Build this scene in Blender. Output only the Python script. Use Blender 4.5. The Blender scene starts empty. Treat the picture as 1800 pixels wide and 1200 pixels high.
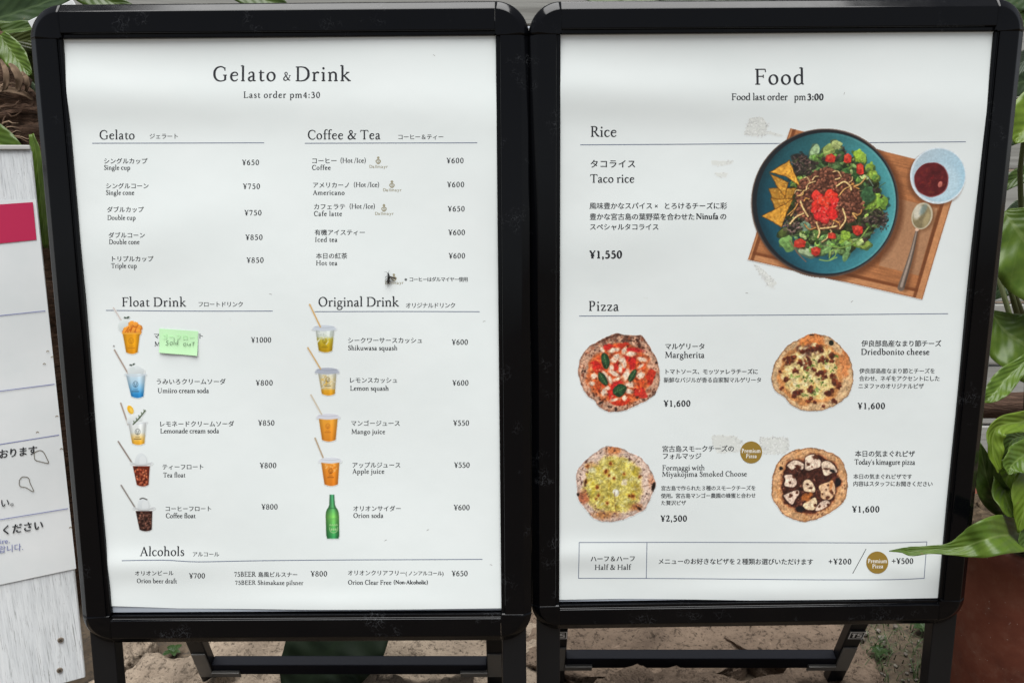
import bpy, bmesh, math, random
import numpy as np
from mathutils import Vector, Matrix

random.seed(4)
R = math.radians
scn = bpy.context.scene
COL = scn.collection

# ------------------------------------------------------------------ camera, sky, sun, exposure
FPX = 1350.0                      # focal length in photo pixels (photo is 1800 x 1200)
PITCH = R(14)
CAM = np.array([0.0, 0.0, 1.06])
cam_d = bpy.data.cameras.new("camera")
cam_d.sensor_width = 36.0
cam_d.lens = 36.0 * FPX / 1800.0
cam_d.clip_start = 0.05
cam_d.clip_end = 500
cam = bpy.data.objects.new("camera", cam_d)
cam.location = CAM
cam.rotation_euler = (math.pi / 2 - PITCH, 0, 0)
COL.objects.link(cam)
scn.camera = cam

SUN_EL, SUN_AZ = R(79), R(190)    # overcast light from high behind the viewer
world = bpy.data.worlds.new("World")
scn.world = world
world.use_nodes = True
wn = world.node_tree
bg = wn.nodes["Background"]
sky = wn.nodes.new("ShaderNodeTexSky")
sky.sky_type = 'NISHITA'
sky.sun_disc = False
sky.sun_elevation = SUN_EL
sky.sun_rotation = SUN_AZ
sky.dust_density = 1.0
sky.air_density = 0.8
hs = wn.nodes.new("ShaderNodeHueSaturation")
hs.inputs["Saturation"].default_value = 0.28
wn.links.new(sky.outputs[0], hs.inputs["Color"])
wn.links.new(hs.outputs[0], bg.inputs[0])
bg.inputs[1].default_value = 0.05

sun_d = bpy.data.lights.new("sun", 'SUN')
sun_d.energy = 3.0
sun_d.angle = R(52)
sun_d.color = (1.0, 0.995, 0.98)
sun = bpy.data.objects.new("sun", sun_d)
sdir = Vector((math.sin(SUN_AZ) * math.cos(SUN_EL), math.cos(SUN_AZ) * math.cos(SUN_EL), math.sin(SUN_EL)))
sun.rotation_euler = sdir.to_track_quat('Z', 'Y').to_euler()
sun.location = (0, 0, 6)
COL.objects.link(sun)

vs = scn.view_settings
vs.view_transform = 'Standard'
vs.look = 'None'
vs.gamma = 1.0
vs.exposure = 1.24
scn.cycles.max_bounces = 8

# ------------------------------------------------------------------ pixel <-> world helpers
CX = np.array([1.0, 0, 0])
CY = np.array([0, math.sin(PITCH), math.cos(PITCH)])
CZ = np.array([0, -math.cos(PITCH), math.sin(PITCH)])     # towards the viewer


def ray(px, py):
    px = np.asarray(px, float); py = np.asarray(py, float)
    return (px[..., None] - 900) / FPX * CX + (600 - py[..., None]) / FPX * CY - CZ


def at(px, py, Y):
    d = ray(np.array(px), np.array(py))
    return Vector(CAM + d * (Y / d[1]))


class Plane:
    def __init__(s, o, x, y, n):
        s.o, s.x, s.y, s.n = [np.asarray(v, float) for v in (o, x, y, n)]

    def local(s, px, py, z=0.0):
        d = ray(px, py)
        t = ((s.o + s.n * z - CAM) @ s.n) / (d @ s.n)
        p = CAM + d * t[..., None] - s.o
        return np.stack([p @ s.x, p @ s.y], -1)

    def matrix(s):
        m = Matrix.Identity(4)
        for i in range(3):
            m[i][0], m[i][1], m[i][2], m[i][3] = s.x[i], s.y[i], s.n[i], s.o[i]
        return m

    def world(s, px, py, z=0.0):
        l = s.local(np.array(float(px)), np.array(float(py)), z)
        return Vector(s.o + s.x * l[0] + s.y * l[1] + s.n * z)


def rod(v):
    v = np.array(v, float)
    th = np.linalg.norm(v) + 1e-12
    k = v / th
    K = np.array([[0, -k[2], k[1]], [k[2], 0, -k[0]], [-k[1], k[0], 0]])
    return np.eye(3) + np.sin(th) * K + (1 - np.cos(th)) * K @ K


def cam_plane(t, x, y):
    B = np.stack([CX, CY, CZ], 1)
    x = np.array(x, float); x /= np.linalg.norm(x)
    y = np.array(y, float); y -= x * (x @ y); y /= np.linalg.norm(y)
    n = np.cross(x, y)
    return Plane(CAM + B @ np.array(t), B @ x, B @ y, B @ n)


BW, BH, RW = 0.674, 0.9147, 0.046      # outer size and rail width of the board being built
PL = cam_plane((-0.3105, 0.000, -1.0845), (1, .007, .003), (-.007, .990, .139))
PR = cam_plane((0.3615, 0.006, -1.102), (1, .011, -.010), (-.009, .984, .180))

# ------------------------------------------------------------------ object helpers


def tag(o, label=None, cat=None, group=None, kind=None):
    for k, v in (("label", label), ("category", cat), ("group", group), ("kind", kind)):
        if v:
            o[k] = v
    return o


def empty(name, mat=None, loc=None):
    o = bpy.data.objects.new(name, None)
    o.empty_display_size = 0.05
    COL.objects.link(o)
    if mat is not None:
        o.matrix_world = mat
    if loc is not None:
        o.location = loc
    return o


def mk(name, V, F, mat, parent=None, smooth=False, mi=None):
    me = bpy.data.meshes.new(name)
    me.from_pydata([tuple(map(float, v)) for v in V], [], F)
    for m in (mat if isinstance(mat, (list, tuple)) else [mat]):
        me.materials.append(m)
    if mi is not None:
        me.polygons.foreach_set("material_index", mi)
    if smooth:
        me.polygons.foreach_set("use_smooth", [True] * len(me.polygons))
    me.update()
    o = bpy.data.objects.new(name, me)
    COL.objects.link(o)
    if parent is not None:
        o.parent = parent
    return o


def from_bm(name, bm, mat, parent=None, smooth=False):
    bmesh.ops.recalc_face_normals(bm, faces=bm.faces)
    me = bpy.data.meshes.new(name)
    bm.to_mesh(me)
    bm.free()
    for m in (mat if isinstance(mat, (list, tuple)) else [mat]):
        me.materials.append(m)
    if smooth:
        me.polygons.foreach_set("use_smooth", [True] * len(me.polygons))
    o = bpy.data.objects.new(name, me)
    COL.objects.link(o)
    if parent is not None:
        o.parent = parent
    return o


def bm_box(bm, c, s, bev=0.0, M=None):
    r = bmesh.ops.create_cube(bm, size=1.0)
    vs_ = r['verts']
    for v in vs_:
        v.co = Vector((v.co.x * s[0], v.co.y * s[1], v.co.z * s[2]))
    if bev:
        es = list({e for v in vs_ for e in v.link_edges})
        rr = bmesh.ops.bevel(bm, geom=es, offset=bev, segments=2, affect='EDGES', profile=.6)
        vs_ = list({v for f in rr['faces'] for v in f.verts} | {v for v in vs_ if v.is_valid})
    for v in vs_:
        v.co = v.co + Vector(c)
        if M is not None:
            v.co = M @ v.co


def tube(pts, rads, n=8, cap=True):
    pts = [Vector(p) for p in pts]
    V, F = [], []
    prev = None
    for i, p in enumerate(pts):
        d = (pts[min(i + 1, len(pts) - 1)] - pts[max(i - 1, 0)]).normalized()
        a = prev if prev is not None else (Vector((0, 0, 1)) if abs(d.z) < .9 else Vector((1, 0, 0)))
        u = (a - d * a.dot(d)).normalized()
        prev = u
        w = d.cross(u)
        for k in range(n):
            t = 2 * math.pi * k / n
            V.append(p + (u * math.cos(t) + w * math.sin(t)) * rads[i])
    for i in range(len(pts) - 1):
        for k in range(n):
            a, b = i * n + k, i * n + (k + 1) % n
            F.append((a, b, b + n, a + n))
    if cap:
        F.append(tuple(range(n - 1, -1, -1)))
        F.append(tuple(range((len(pts) - 1) * n, len(pts) * n)))
    return V, F


def catmull(P, n=8, closed=False):
    P = np.asarray(P, float)
    N = len(P)
    out = []
    for i in range(N if closed else N - 1):
        if closed:
            a, b, c, d = P[(i - 1) % N], P[i], P[(i + 1) % N], P[(i + 2) % N]
        else:
            b, c = P[i], P[i + 1]
            a = P[i - 1] if i > 0 else 2 * b - c
            d = P[i + 2] if i + 2 < N else 2 * c - b
        for k in range(n):
            t = k / n
            out.append(.5 * (2 * b + (c - a) * t + (2 * a - 5 * b + 4 * c - d) * t * t + (3 * b - 3 * c + d - a) * t ** 3))
    if not closed:
        out.append(P[-1])
    return np.array(out)

# ------------------------------------------------------------------ materials


class NT:
    def __init__(s, name, rough=.5, spec=.5):
        s.m = bpy.data.materials.new(name)
        s.m.use_nodes = True
        s.t = s.m.node_tree
        s.b = s.t.nodes["Principled BSDF"]
        s.b.inputs["Roughness"].default_value = rough
        s.b.inputs["Specular IOR Level"].default_value = spec

    def n(s, typ, **kw):
        nd = s.t.nodes.new(typ)
        for k, v in kw.items():
            if k in nd.inputs:
                nd.inputs[k].default_value = v
            else:
                setattr(nd, k, v)
        return nd

    def l(s, a, b):
        s.t.links.new(a, b)

    def obj(s, scale=None):
        tc = s.n("ShaderNodeTexCoord")
        if scale is None:
            return tc.outputs["Object"]
        mp = s.n("ShaderNodeMapping")
        mp.inputs["Scale"].default_value = scale
        s.l(tc.outputs["Object"], mp.inputs["Vector"])
        return mp.outputs[0]

    def noise(s, vec, scale, detail=4, rough=.55, dist=0):
        nd = s.n("ShaderNodeTexNoise")
        nd.inputs["Scale"].default_value = scale
        nd.inputs["Detail"].default_value = detail
        nd.inputs["Roughness"].default_value = rough
        nd.inputs["Distortion"].default_value = dist
        if vec is not None:
            s.l(vec, nd.inputs["Vector"])
        return nd.outputs["Fac"]

    def ramp(s, fac, stops, interp='LINEAR'):
        r = s.n("ShaderNodeValToRGB")
        r.color_ramp.interpolation = interp
        e = r.color_ramp.elements
        while len(e) < len(stops):
            e.new(0.5)
        for i, (p, c) in enumerate(stops):
            e[i].position = p
            e[i].color = (*c, 1) if len(c) == 3 else c
        s.l(fac, r.inputs[0])
        return r.outputs[0]

    def mix(s, fac, a, b, typ='MIX'):
        m = s.n("ShaderNodeMix", data_type='RGBA', blend_type=typ)
        for k, v in ((0, fac), (6, a), (7, b)):
            if isinstance(v, (int, float)):
                m.inputs[k].default_value = v
            elif isinstance(v, tuple):
                m.inputs[k].default_value = (*v, 1) if len(v) == 3 else v
            else:
                s.l(v, m.inputs[k])
        return m.outputs[2]

    def math(s, op, a, b=None, c=None):
        m = s.n("ShaderNodeMath", operation=op)
        for i, v in enumerate((a, b, c)):
            if v is None:
                continue
            if isinstance(v, (int, float)):
                m.inputs[i].default_value = v
            else:
                s.l(v, m.inputs[i])
        return m.outputs[0]

    def base(s, v):
        if isinstance(v, tuple):
            s.b.inputs["Base Color"].default_value = (*v, 1)
        else:
            s.l(v, s.b.inputs["Base Color"])

    def bump(s, h, dist=.002, strength=.6):
        b = s.n("ShaderNodeBump")
        b.inputs["Distance"].default_value = dist
        b.inputs["Strength"].default_value = strength
        s.l(h, b.inputs["Height"])
        s.l(b.outputs[0], s.b.inputs["Normal"])


def plain(name, col, rough=.6, spec=.3):
    k = NT(name, rough, spec)
    k.base(col)
    return k.m


def m_black():
    k = NT("black_frame_plastic", .14, .17)
    v = k.n("ShaderNodeNewGeometry").outputs["Position"]
    n1 = k.noise(v, 7, 3)
    # fine scratches: thin level lines of stretched, distorted noise
    wob = k.n("ShaderNodeTexNoise")
    wob.inputs["Scale"].default_value = 90
    k.l(v, wob.inputs["Vector"])
    mv = k.n("ShaderNodeVectorMath", operation='SCALE')
    k.l(wob.outputs["Color"], mv.inputs[0])
    mv.inputs["Scale"].default_value = .012
    av = k.n("ShaderNodeVectorMath", operation='ADD')
    k.l(v, av.inputs[0])
    k.l(mv.outputs[0], av.inputs[1])
    sc = None
    for scl, th in ((150, .035), (85, .018)):
        vo = k.n("ShaderNodeTexVoronoi", feature='DISTANCE_TO_EDGE')
        vo.inputs["Scale"].default_value = scl
        k.l(av.outputs[0], vo.inputs["Vector"])
        ln = k.math('LESS_THAN', vo.outputs["Distance"], th)
        sc = ln if sc is None else k.math('MAXIMUM', sc, ln)
    gate = k.ramp(k.noise(v, 13, 3, .65), [(.59, (0, 0, 0)), (.70, (1, 1, 1))])
    brk = k.ramp(k.noise(v, 260, 2, .5), [(.40, (0, 0, 0)), (.55, (1, 1, 1))])
    f = k.math('MULTIPLY', k.math('MULTIPLY', sc, gate), brk)
    dust = k.ramp(k.noise(v, 900, 2, .6), [(.70, (0, 0, 0)), (.76, (1, 1, 1))])
    dg = k.ramp(k.noise(v, 22, 3, .6), [(.5, (0, 0, 0)), (.8, (1, 1, 1))])
    f2 = k.math('MULTIPLY', dust, dg)
    c = k.mix(n1, (.0012, .0014, .0022), (.0024, .0025, .003))
    c = k.mix(k.math('MULTIPLY', f, .7), c, (.05, .053, .057))
    c = k.mix(k.math('MULTIPLY', f2, .22), c, (.10, .10, .10))
    k.base(c)
    k.l(k.ramp(k.noise(v, 30, 4), [(.3, (.08, .08, .08)), (.75, (.17, .17, .17))]), k.b.inputs["Roughness"])
    return k.m


def m_paper():
    k = NT("poster_paper", .55, .25)
    v = k.obj()
    a = k.ramp(k.noise(v, 9, 5), [(.35, (.735, .785, .775)), (.7, (.755, .80, .79))])
    st = k.ramp(k.noise(v, 55, 5, .7), [(.70, (1, 1, 1)), (.80, (.93, .92, .9))])
    k.base(k.mix(1.0, a, st, 'MULTIPLY'))
    k.bump(k.noise(v, 14, 2), .004, .12)
    return k.m


def m_vcol(name="printed_ink", rough=.5):
    k = NT(name, rough, .25)
    a = k.n("ShaderNodeAttribute", attribute_name="Col")
    k.base(a.outputs["Color"])
    return k.m


def m_white_wood():
    k = NT("weathered_white_paint", .7, .25)
    v = k.obj((160, 9, 30))
    g = k.noise(v, 1.0, 6, .65, .4)
    g2 = k.noise(k.obj((520, 14, 60)), 1.0, 5, .72, 1.2)
    big = k.noise(k.obj(), 6, 3)
    crack = k.math('MULTIPLY', k.ramp(g2, [(.36, (1, 1, 1)), (.45, (0, 0, 0))]), k.ramp(big, [(.32, (.25, .25, .25)), (.62, (1, 1, 1))]))
    c = k.ramp(g, [(.3, (.60, .63, .645)), (.55, (.76, .79, .80)), (.8, (.81, .835, .84))])
    c = k.mix(k.math('MULTIPLY', crack, .7), c, (.15, .15, .15))
    ch = k.ramp(k.noise(k.obj((40, 22, 40)), 1.0, 6, .75, .6), [(.665, (0, 0, 0)), (.685, (1, 1, 1))])
    c = k.mix(k.math('MULTIPLY', ch, .75), c, (.22, .20, .17))
    sp = k.ramp(k.noise(k.obj(), 130, 3), [(.70, (0, 0, 0)), (.74, (1, 1, 1))])
    c = k.mix(k.math('MULTIPLY', sp, .6), c, (.10, .08, .07))
    k.base(c)
    k.bump(g2, .0015, .5)
    return k.m


def m_leaf(name, c1, c2, vein, nveins=14, rough=.38, yell=None):
    k = NT(name, rough, .22)
    uv = k.n("ShaderNodeUVMap").outputs[0]
    sx = k.n("ShaderNodeSeparateXYZ")
    k.l(uv, sx.inputs[0])
    u = k.math('ABSOLUTE', k.math('SUBTRACT', sx.outputs[0], .5))
    nz = k.noise(k.obj(), 45, 4)
    c = k.mix(k.ramp(nz, [(.35, (0, 0, 0)), (.7, (1, 1, 1))]), c1, c2)
    if yell:
        c = k.mix(k.ramp(k.noise(k.obj(), 13, 3), [(.55, (0, 0, 0)), (.75, (1, 1, 1))]), c, yell)
    w = k.math('SINE', k.math('MULTIPLY', k.math('SUBTRACT', k.math('MULTIPLY', sx.outputs[1], 1.0), k.math('MULTIPLY', u, .55)), nveins * 6.283))
    side = k.ramp(w, [(.90, (0, 0, 0)), (1.0, (1, 1, 1))])
    mid = k.ramp(u, [(.018, (1, 1, 1)), (.035, (0, 0, 0))])
    c = k.mix(k.math('MULTIPLY', side, .13), c, vein)
    c = k.mix(k.math('MULTIPLY', mid, .6), c, vein)
    edge = k.ramp(u, [(.478, (0, 0, 0)), (.495, (1, 1, 1))])
    c = k.mix(k.math('MULTIPLY', edge, .4), c, vein)
    br = k.ramp(k.noise(k.obj(), 70, 3, .6), [(.70, (0, 0, 0)), (.76, (1, 1, 1))])
    c = k.mix(k.math('MULTIPLY', br, .55), c, (.10, .075, .03))
    k.base(c)
    k.bump(w, .0008, .35)
    k.b.inputs["Transmission Weight"].default_value = 0
    k.b.inputs["Subsurface Weight"].default_value = 0
    return k.m


def m_ground():
    k = NT("sandy_soil", .95, .1)
    v = k.obj()
    a = k.noise(v, 5, 6, .65)
    b = k.noise(v, 70, 5, .7)
    c = k.ramp(a, [(.3, (.055, .042, .03)), (.55, (.12, .092, .066)), (.8, (.20, .155, .115))])
    c = k.mix(k.ramp(b, [(.38, (1, 1, 1)), (.5, (0, 0, 0))]), c, (.06, .05, .04))
    k.base(c)
    k.bump(b, .006, .8)
    return k.m


def m_stone(name, c1, c2):
    k = NT(name, .95, .1)
    v = k.obj()
    a = k.noise(v, 9, 7, .6)
    b = k.noise(v, 120, 5, .7)
    c = k.ramp(a, [(.3, c1), (.7, c2)])
    c = k.mix(k.ramp(b, [(.34, (1, 1, 1)), (.46, (0, 0, 0))]), c, tuple(x * .35 for x in c1))
    d = k.noise(v, 38, 6, .7, .6)
    c = k.mix(k.math('MULTIPLY', k.ramp(d, [(.36, (1, 1, 1)), (.44, (0, 0, 0))]), .7), c, tuple(x * .3 for x in c1))
    c = k.mix(k.math('MULTIPLY', k.ramp(d, [(.58, (0, 0, 0)), (.72, (1, 1, 1))]), .5), c, tuple(min(.6, x * 1.5) for x in c2))
    k.base(c)
    k.bump(k.math('ADD', k.math('ADD', b, d), k.math('MULTIPLY', a, 2.0)), .007, 1.0)
    return k.m


def m_terracotta():
    k = NT("terracotta", .6, .3)
    v = k.obj()
    a = k.noise(v, 11, 5, .6)
    c = k.ramp(a, [(.3, (.085, .024, .015)), (.55, (.155, .044, .025)), (.8, (.21, .075, .045))])
    st = k.ramp(k.noise(k.obj((1, 1, .25)), 9, 4, .6, 1.5), [(.63, (0, 0, 0)), (.72, (1, 1, 1))])
    c = k.mix(k.math('MULTIPLY', st, .6), c, (.035, .02, .018))
    wsp = k.ramp(k.noise(v, 190, 2), [(.72, (0, 0, 0)), (.75, (1, 1, 1))])
    c = k.mix(k.math('MULTIPLY', wsp, .6), c, (.4, .33, .28))
    du = k.ramp(k.noise(k.obj(), 28, 6, .7), [(.5, (0, 0, 0)), (.75, (1, 1, 1))])
    c = k.mix(k.math('MULTIPLY', du, .35), c, (.26, .15, .105))
    k.base(c)
    k.bump(a, .004, .3)
    return k.m


def m_fibre(name, c1, c2, sc):
    k = NT(name, .9, .15)
    a = k.noise(k.obj(sc), 1.0, 6, .65, 1.0)
    k.base(k.ramp(a, [(.32, c1), (.62, c2)]))
    k.bump(a, .008, 1.0)
    return k.m


def m_wall():
    k = NT("grey_wall_boards", .85, .2)
    v = k.obj()
    a = k.noise(k.obj((1.5, 8, 30)), 1.0, 5, .6, .5)
    b = k.noise(v, 2.0, 3)
    c = k.mix(b, (.30, .30, .275), (.38, .38, .355))
    c = k.mix(k.ramp(a, [(.30, (.6, .6, .6)), (.50, (0, 0, 0))]), c, (.16, .155, .14))
    k.base(c)
    k.bump(a, .004, .5)
    return k.m


M_BLACK = m_black()
M_PAPER = m_paper()
M_INK = m_vcol()
M_TEXT = plain("dark_print", (.026, .028, .033), .5, .2)
M_TEXT2 = plain("black_print", (.03, .032, .036), .5, .2)
M_LINE = plain("blue_grey_rule", (.13, .16, .24), .5, .2)
M_GOLD = plain("gold_print", (.30, .19, .035), .5, .25)
M_GOLDT = plain("gold_grey_print", (.34, .31, .21), .5, .2)
M_WHITEP = plain("white_print", (.80, .78, .70), .5, .2)
M_BLUET = plain("blue_print", (.19, .21, .42), .5, .2)
M_RED = plain("crimson_print", (.50, .022, .085), .5, .3)
M_SLATE = plain("black_metal_tube", (.006, .0065, .0075), .35, .25)
M_STEEL = plain("grey_metal", (.11, .105, .095), .4, .5)

# ------------------------------------------------------------------ paper relief


def wave(u, v):
    """millimetre relief of a poster, u,v in metres about its centre"""
    w = .0017 * np.sin(u * 9 + 1.3 + v * 4) * np.sin(v * 13 + .6)
    w += .0024 * np.exp(-((v - .33 + .05 * u) / .035) ** 2) * (1 - .5 * np.tanh((u + .05) * 9))
    w += .0018 * np.exp(-((v - .20 - .25 * u) / .05) ** 2) * np.exp(-((u + .2) / .14) ** 2)
    w += .0022 * np.exp(-((v + .335) / .022) ** 2) * np.exp(-((u + .26) / .12) ** 2)
    w += .0010 * np.exp(-((u - .22 - .3 * v) / .05) ** 2) * np.exp(-((v - .22) / .2) ** 2)
    w += .0015 * np.exp(-((v + .40) / .02) ** 2) * (.5 + .5 * np.sin(u * 12 + 1))
    return w


Z_PAPER = -.0085

# ------------------------------------------------------------------ serif letters (drawn as pen strokes)
G = {}


def gdef(ch, adv, *st):
    out = []
    for s in st:
        k, v = s[0], np.array(s[1:], float)
        if k == 's':                      # serif: x, y, left, right
            x, y, l, r = v
            out.append(np.array([[x - l, y, 26], [x - l * .3, y, 30], [x + r * .3, y, 30], [x + r, y, 26]]))
        elif k == 'l':
            out.append(v.reshape(-1, 3))
        elif k == 'c':
            out.append(catmull(v.reshape(-1, 3), 5))
        elif k == 'o':                    # ring with calligraphic stress: cx cy rx ry thin thick
            cx, cy, rx, ry, tn, tk = v
            t = np.linspace(0, 2 * np.pi, 29)
            w = tn + (tk - tn) * np.abs(np.cos(t - .25)) ** 1.4
            out.append(np.stack([cx + rx * np.cos(t), cy + ry * np.sin(t), w], 1))
        elif k == 'd':                    # dot
            cx, cy, r = v
            t = np.linspace(0, 2 * np.pi, 13)
            out.append(np.stack([cx + r * .5 * np.cos(t), cy + r * .5 * np.sin(t), 0 * t + r], 1))
    G[ch] = (adv, out)


ST = lambda x, y0, y1, w=78: ('l', x, y0, w, x, y1, w)
gdef('A', 640, ('l', 90, 15, 34, 315, 655, 44), ('l', 300, 655, 76, 540, 15, 90), ('l', 165, 225, 30, 460, 225, 30), ('s', 85, 14, 75, 90), ('s', 545, 14, 95, 85))
gdef('B', 560, ST(150, 5, 645), ('c', 150, 634, 30, 290, 634, 36, 390, 570, 74, 400, 490, 80, 370, 400, 60, 270, 348, 34, 150, 345, 30), ('c', 270, 348, 30, 400, 320, 60, 455, 220, 86, 440, 110, 84, 350, 28, 50, 240, 14, 34, 150, 14, 30), ('s', 130, 14, 75, 30), ('s', 130, 635, 75, 30))
gdef('C', 620, ('c', 562, 500, 26, 530, 585, 34, 440, 640, 44, 340, 648, 46, 200, 590, 66, 115, 460, 86, 100, 320, 92, 125, 180, 86, 210, 60, 68, 330, 5, 46, 450, 10, 38, 535, 60, 34, 585, 135, 26), ('l', 565, 465, 24, 565, 620, 22))
gdef('D', 720, ST(150, 5, 645), ('c', 150, 634, 30, 330, 634, 38, 490, 590, 60, 600, 470, 86, 625, 330, 94, 600, 180, 86, 490, 60, 62, 340, 14, 38, 150, 13, 30), ('s', 130, 14, 80, 30), ('s', 130, 635, 80, 30))
gdef('E', 560, ST(150, 5, 645), ('l', 150, 634, 32, 470, 634, 32), ('l', 472, 645, 30, 490, 520, 20), ('l', 150, 345, 30, 400, 345, 30), ('l', 402, 410, 24, 402, 280, 24), ('l', 150, 15, 32, 490, 15, 32), ('l', 490, 5, 34, 525, 140, 20), ('s', 130, 14, 75, 30), ('s', 130, 635, 75, 30))
gdef('F', 530, ST(150, 5, 645), ('l', 150, 634, 32, 465, 634, 32), ('l', 468, 645, 30, 488, 515, 20), ('l', 150, 340, 30, 390, 340, 30), ('l', 392, 410, 24, 392, 270, 24), ('s', 150, 14, 95, 110), ('s', 130, 635, 75, 30))
gdef('G', 710, ('c', 570, 500, 26, 540, 585, 34, 450, 640, 44, 350, 648, 46, 205, 590, 66, 118, 460, 88, 100, 320, 94, 128, 175, 86, 220, 55, 68, 350, 4, 44, 470, 12, 38, 580, 50, 40), ST(585, 40, 270), ('s', 585, 268, 95, 75), ('l', 572, 465, 24, 572, 620, 22))
gdef('H', 760, ST(150, 5, 645), ST(610, 5, 645), ('l', 150, 340, 30, 610, 340, 30), ('s', 150, 14, 95, 95), ('s', 150, 635, 95, 95), ('s', 610, 14, 95, 95), ('s', 610, 635, 95, 95))
gdef('I', 340, ST(170, 5, 645), ('s', 170, 14, 100, 100), ('s', 170, 635, 100, 100))
gdef('L', 550, ST(150, 5, 645), ('l', 150, 15, 32, 480, 15, 32), ('l', 482, 5, 34, 520, 150, 20), ('s', 150, 14, 95, 30), ('s', 150, 635, 95, 95))
gdef('M', 850, ('l', 130, 10, 34, 165, 640, 40), ('l', 165, 645, 84, 420, 60, 84), ('l', 405, 40, 34, 690, 645, 40), ('l', 690, 645, 84, 720, 10, 84), ('s', 130, 14, 90, 85), ('s', 720, 14, 95, 95), ('s', 140, 635, 80, 20), ('s', 715, 635, 10, 80))
gdef('N', 760, ('l', 140, 10, 34, 140, 640, 34), ('l', 150, 640, 88, 610, 40, 88), ('l', 625, 10, 34, 625, 640, 34), ('s', 140, 14, 90, 90), ('s', 140, 635, 95, 20), ('s', 625, 635, 90, 90))
gdef('O', 730, ('o', 365, 325, 262, 315, 36, 94))
gdef('P', 540, ST(150, 5, 645), ('c', 150, 634, 30, 300, 634, 38, 410, 570, 76, 425, 475, 86, 390, 360, 62, 290, 305, 36, 190, 312, 28), ('s', 150, 14, 95, 110), ('s', 130, 635, 75, 30))
gdef('R', 620, ST(150, 5, 645), ('c', 150, 634, 30, 300, 634, 38, 405, 570, 76, 415, 480, 84, 380, 375, 60, 280, 330, 34, 180, 335, 28), ('c', 285, 335, 60, 380, 200, 80, 480, 70, 80, 600, 12, 40), ('s', 150, 14, 95, 100), ('s', 130, 635, 75, 30))
gdef('S', 470, ('c', 375, 500, 24, 355, 590, 34, 270, 645, 44, 170, 625, 58, 115, 540, 74, 150, 430, 84, 260, 350, 92, 370, 250, 88, 390, 140, 76, 330, 40, 56, 230, 5, 44, 130, 30, 36, 80, 140, 22), ('l', 382, 480, 20, 382, 620, 20), ('l', 76, 30, 20, 76, 165, 20))
gdef('T', 620, ST(310, 5, 645), ('l', 50, 634, 32, 570, 634, 32), ('l', 52, 645, 30, 30, 505, 18), ('l', 568, 645, 30, 590, 505, 18), ('s', 310, 14, 100, 100))
gdef('U', 720, ('c', 150, 640, 80, 150, 400, 80, 155, 200, 80, 210, 60, 64, 350, 8, 44, 480, 50, 36, 550, 180, 34, 560, 640, 34), ('s', 150, 635, 95, 95), ('s', 560, 635, 85, 85))
gdef('a', 420, ('c', 75, 310, 50, 110, 380, 34, 180, 405, 34, 260, 380, 66, 285, 290, 76, 285, 90, 76, 310, 25, 56, 390, 20, 22), ('c', 290, 240, 28, 170, 200, 46, 85, 140, 72, 85, 50, 72, 150, 5, 50, 230, 30, 32, 285, 80, 26))
gdef('b', 510, ST(120, 10, 700), ('l', 20, 680, 20, 120, 700, 34), ('c', 125, 320, 24, 200, 390, 34, 290, 400, 52, 390, 330, 78, 420, 210, 86, 390, 90, 76, 300, 12, 50, 200, 8, 36, 125, 50, 28))
gdef('c', 420, ('c', 360, 330, 50, 310, 390, 36, 230, 402, 40, 120, 340, 72, 85, 210, 84, 115, 85, 76, 210, 12, 50, 300, 20, 34, 375, 90, 22))
gdef('d', 510, ST(385, 15, 700), ('l', 285, 680, 20, 385, 700, 34), ('c', 380, 330, 28, 310, 395, 36, 220, 395, 46, 115, 320, 76, 82, 200, 86, 110, 80, 78, 200, 12, 50, 300, 25, 34, 380, 90, 26), ('l', 385, 16, 40, 470, 22, 22))
gdef('e', 430, ('c', 90, 235, 30, 370, 262, 26), ('c', 372, 262, 36, 350, 350, 50, 250, 402, 40, 130, 345, 70, 85, 215, 84, 115, 85, 76, 210, 12, 50, 310, 25, 34, 380, 95, 20))
gdef('f', 300, ('c', 345, 640, 60, 300, 695, 34, 220, 680, 50, 160, 590, 76, 150, 450, 78, 150, 10, 78), ('l', 40, 385, 30, 300, 385, 30), ('s', 150, 14, 85, 100))
gdef('g', 460, ('o', 210, 265, 115, 130, 30, 70), ('l', 300, 355, 28, 430, 375, 40), ('c', 140, 160, 26, 85, 100, 40, 120, 45, 56, 300, 15, 70, 390, -60, 66, 350, -170, 50, 220, -220, 38, 90, -190, 50, 45, -110, 50, 110, -30, 34, 180, 5, 24))
gdef('h', 520, ST(125, 10, 700), ('l', 25, 680, 20, 125, 700, 34), ('c', 130, 310, 24, 210, 385, 40, 300, 395, 56, 380, 330, 74, 390, 220, 78, 390, 10, 78), ('s', 125, 14, 85, 85), ('s', 390, 14, 85, 85))
gdef('i', 260, ST(130, 10, 390), ('l', 35, 375, 20, 130, 392, 34), ('s', 130, 14, 85, 85), ('d', 128, 570, 48))
gdef('j', 250, ('c', 135, 390, 78, 135, 50, 78, 120, -110, 66, 50, -200, 40, -30, -220, 30), ('l', 40, 375, 20, 135, 392, 34), ('d', 132, 570, 48))
gdef('k', 500, ST(125, 10, 700), ('l', 25, 680, 20, 125, 700, 34), ('l', 130, 190, 26, 370, 385, 36), ('l', 200, 240, 50, 420, 15, 78), ('s', 125, 14, 85, 80), ('s', 355, 386, 70, 80), ('s', 430, 14, 60, 70))
gdef('l', 260, ST(130, 10, 700), ('l', 30, 680, 20, 130, 700, 34), ('s', 130, 14, 85, 85))
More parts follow.
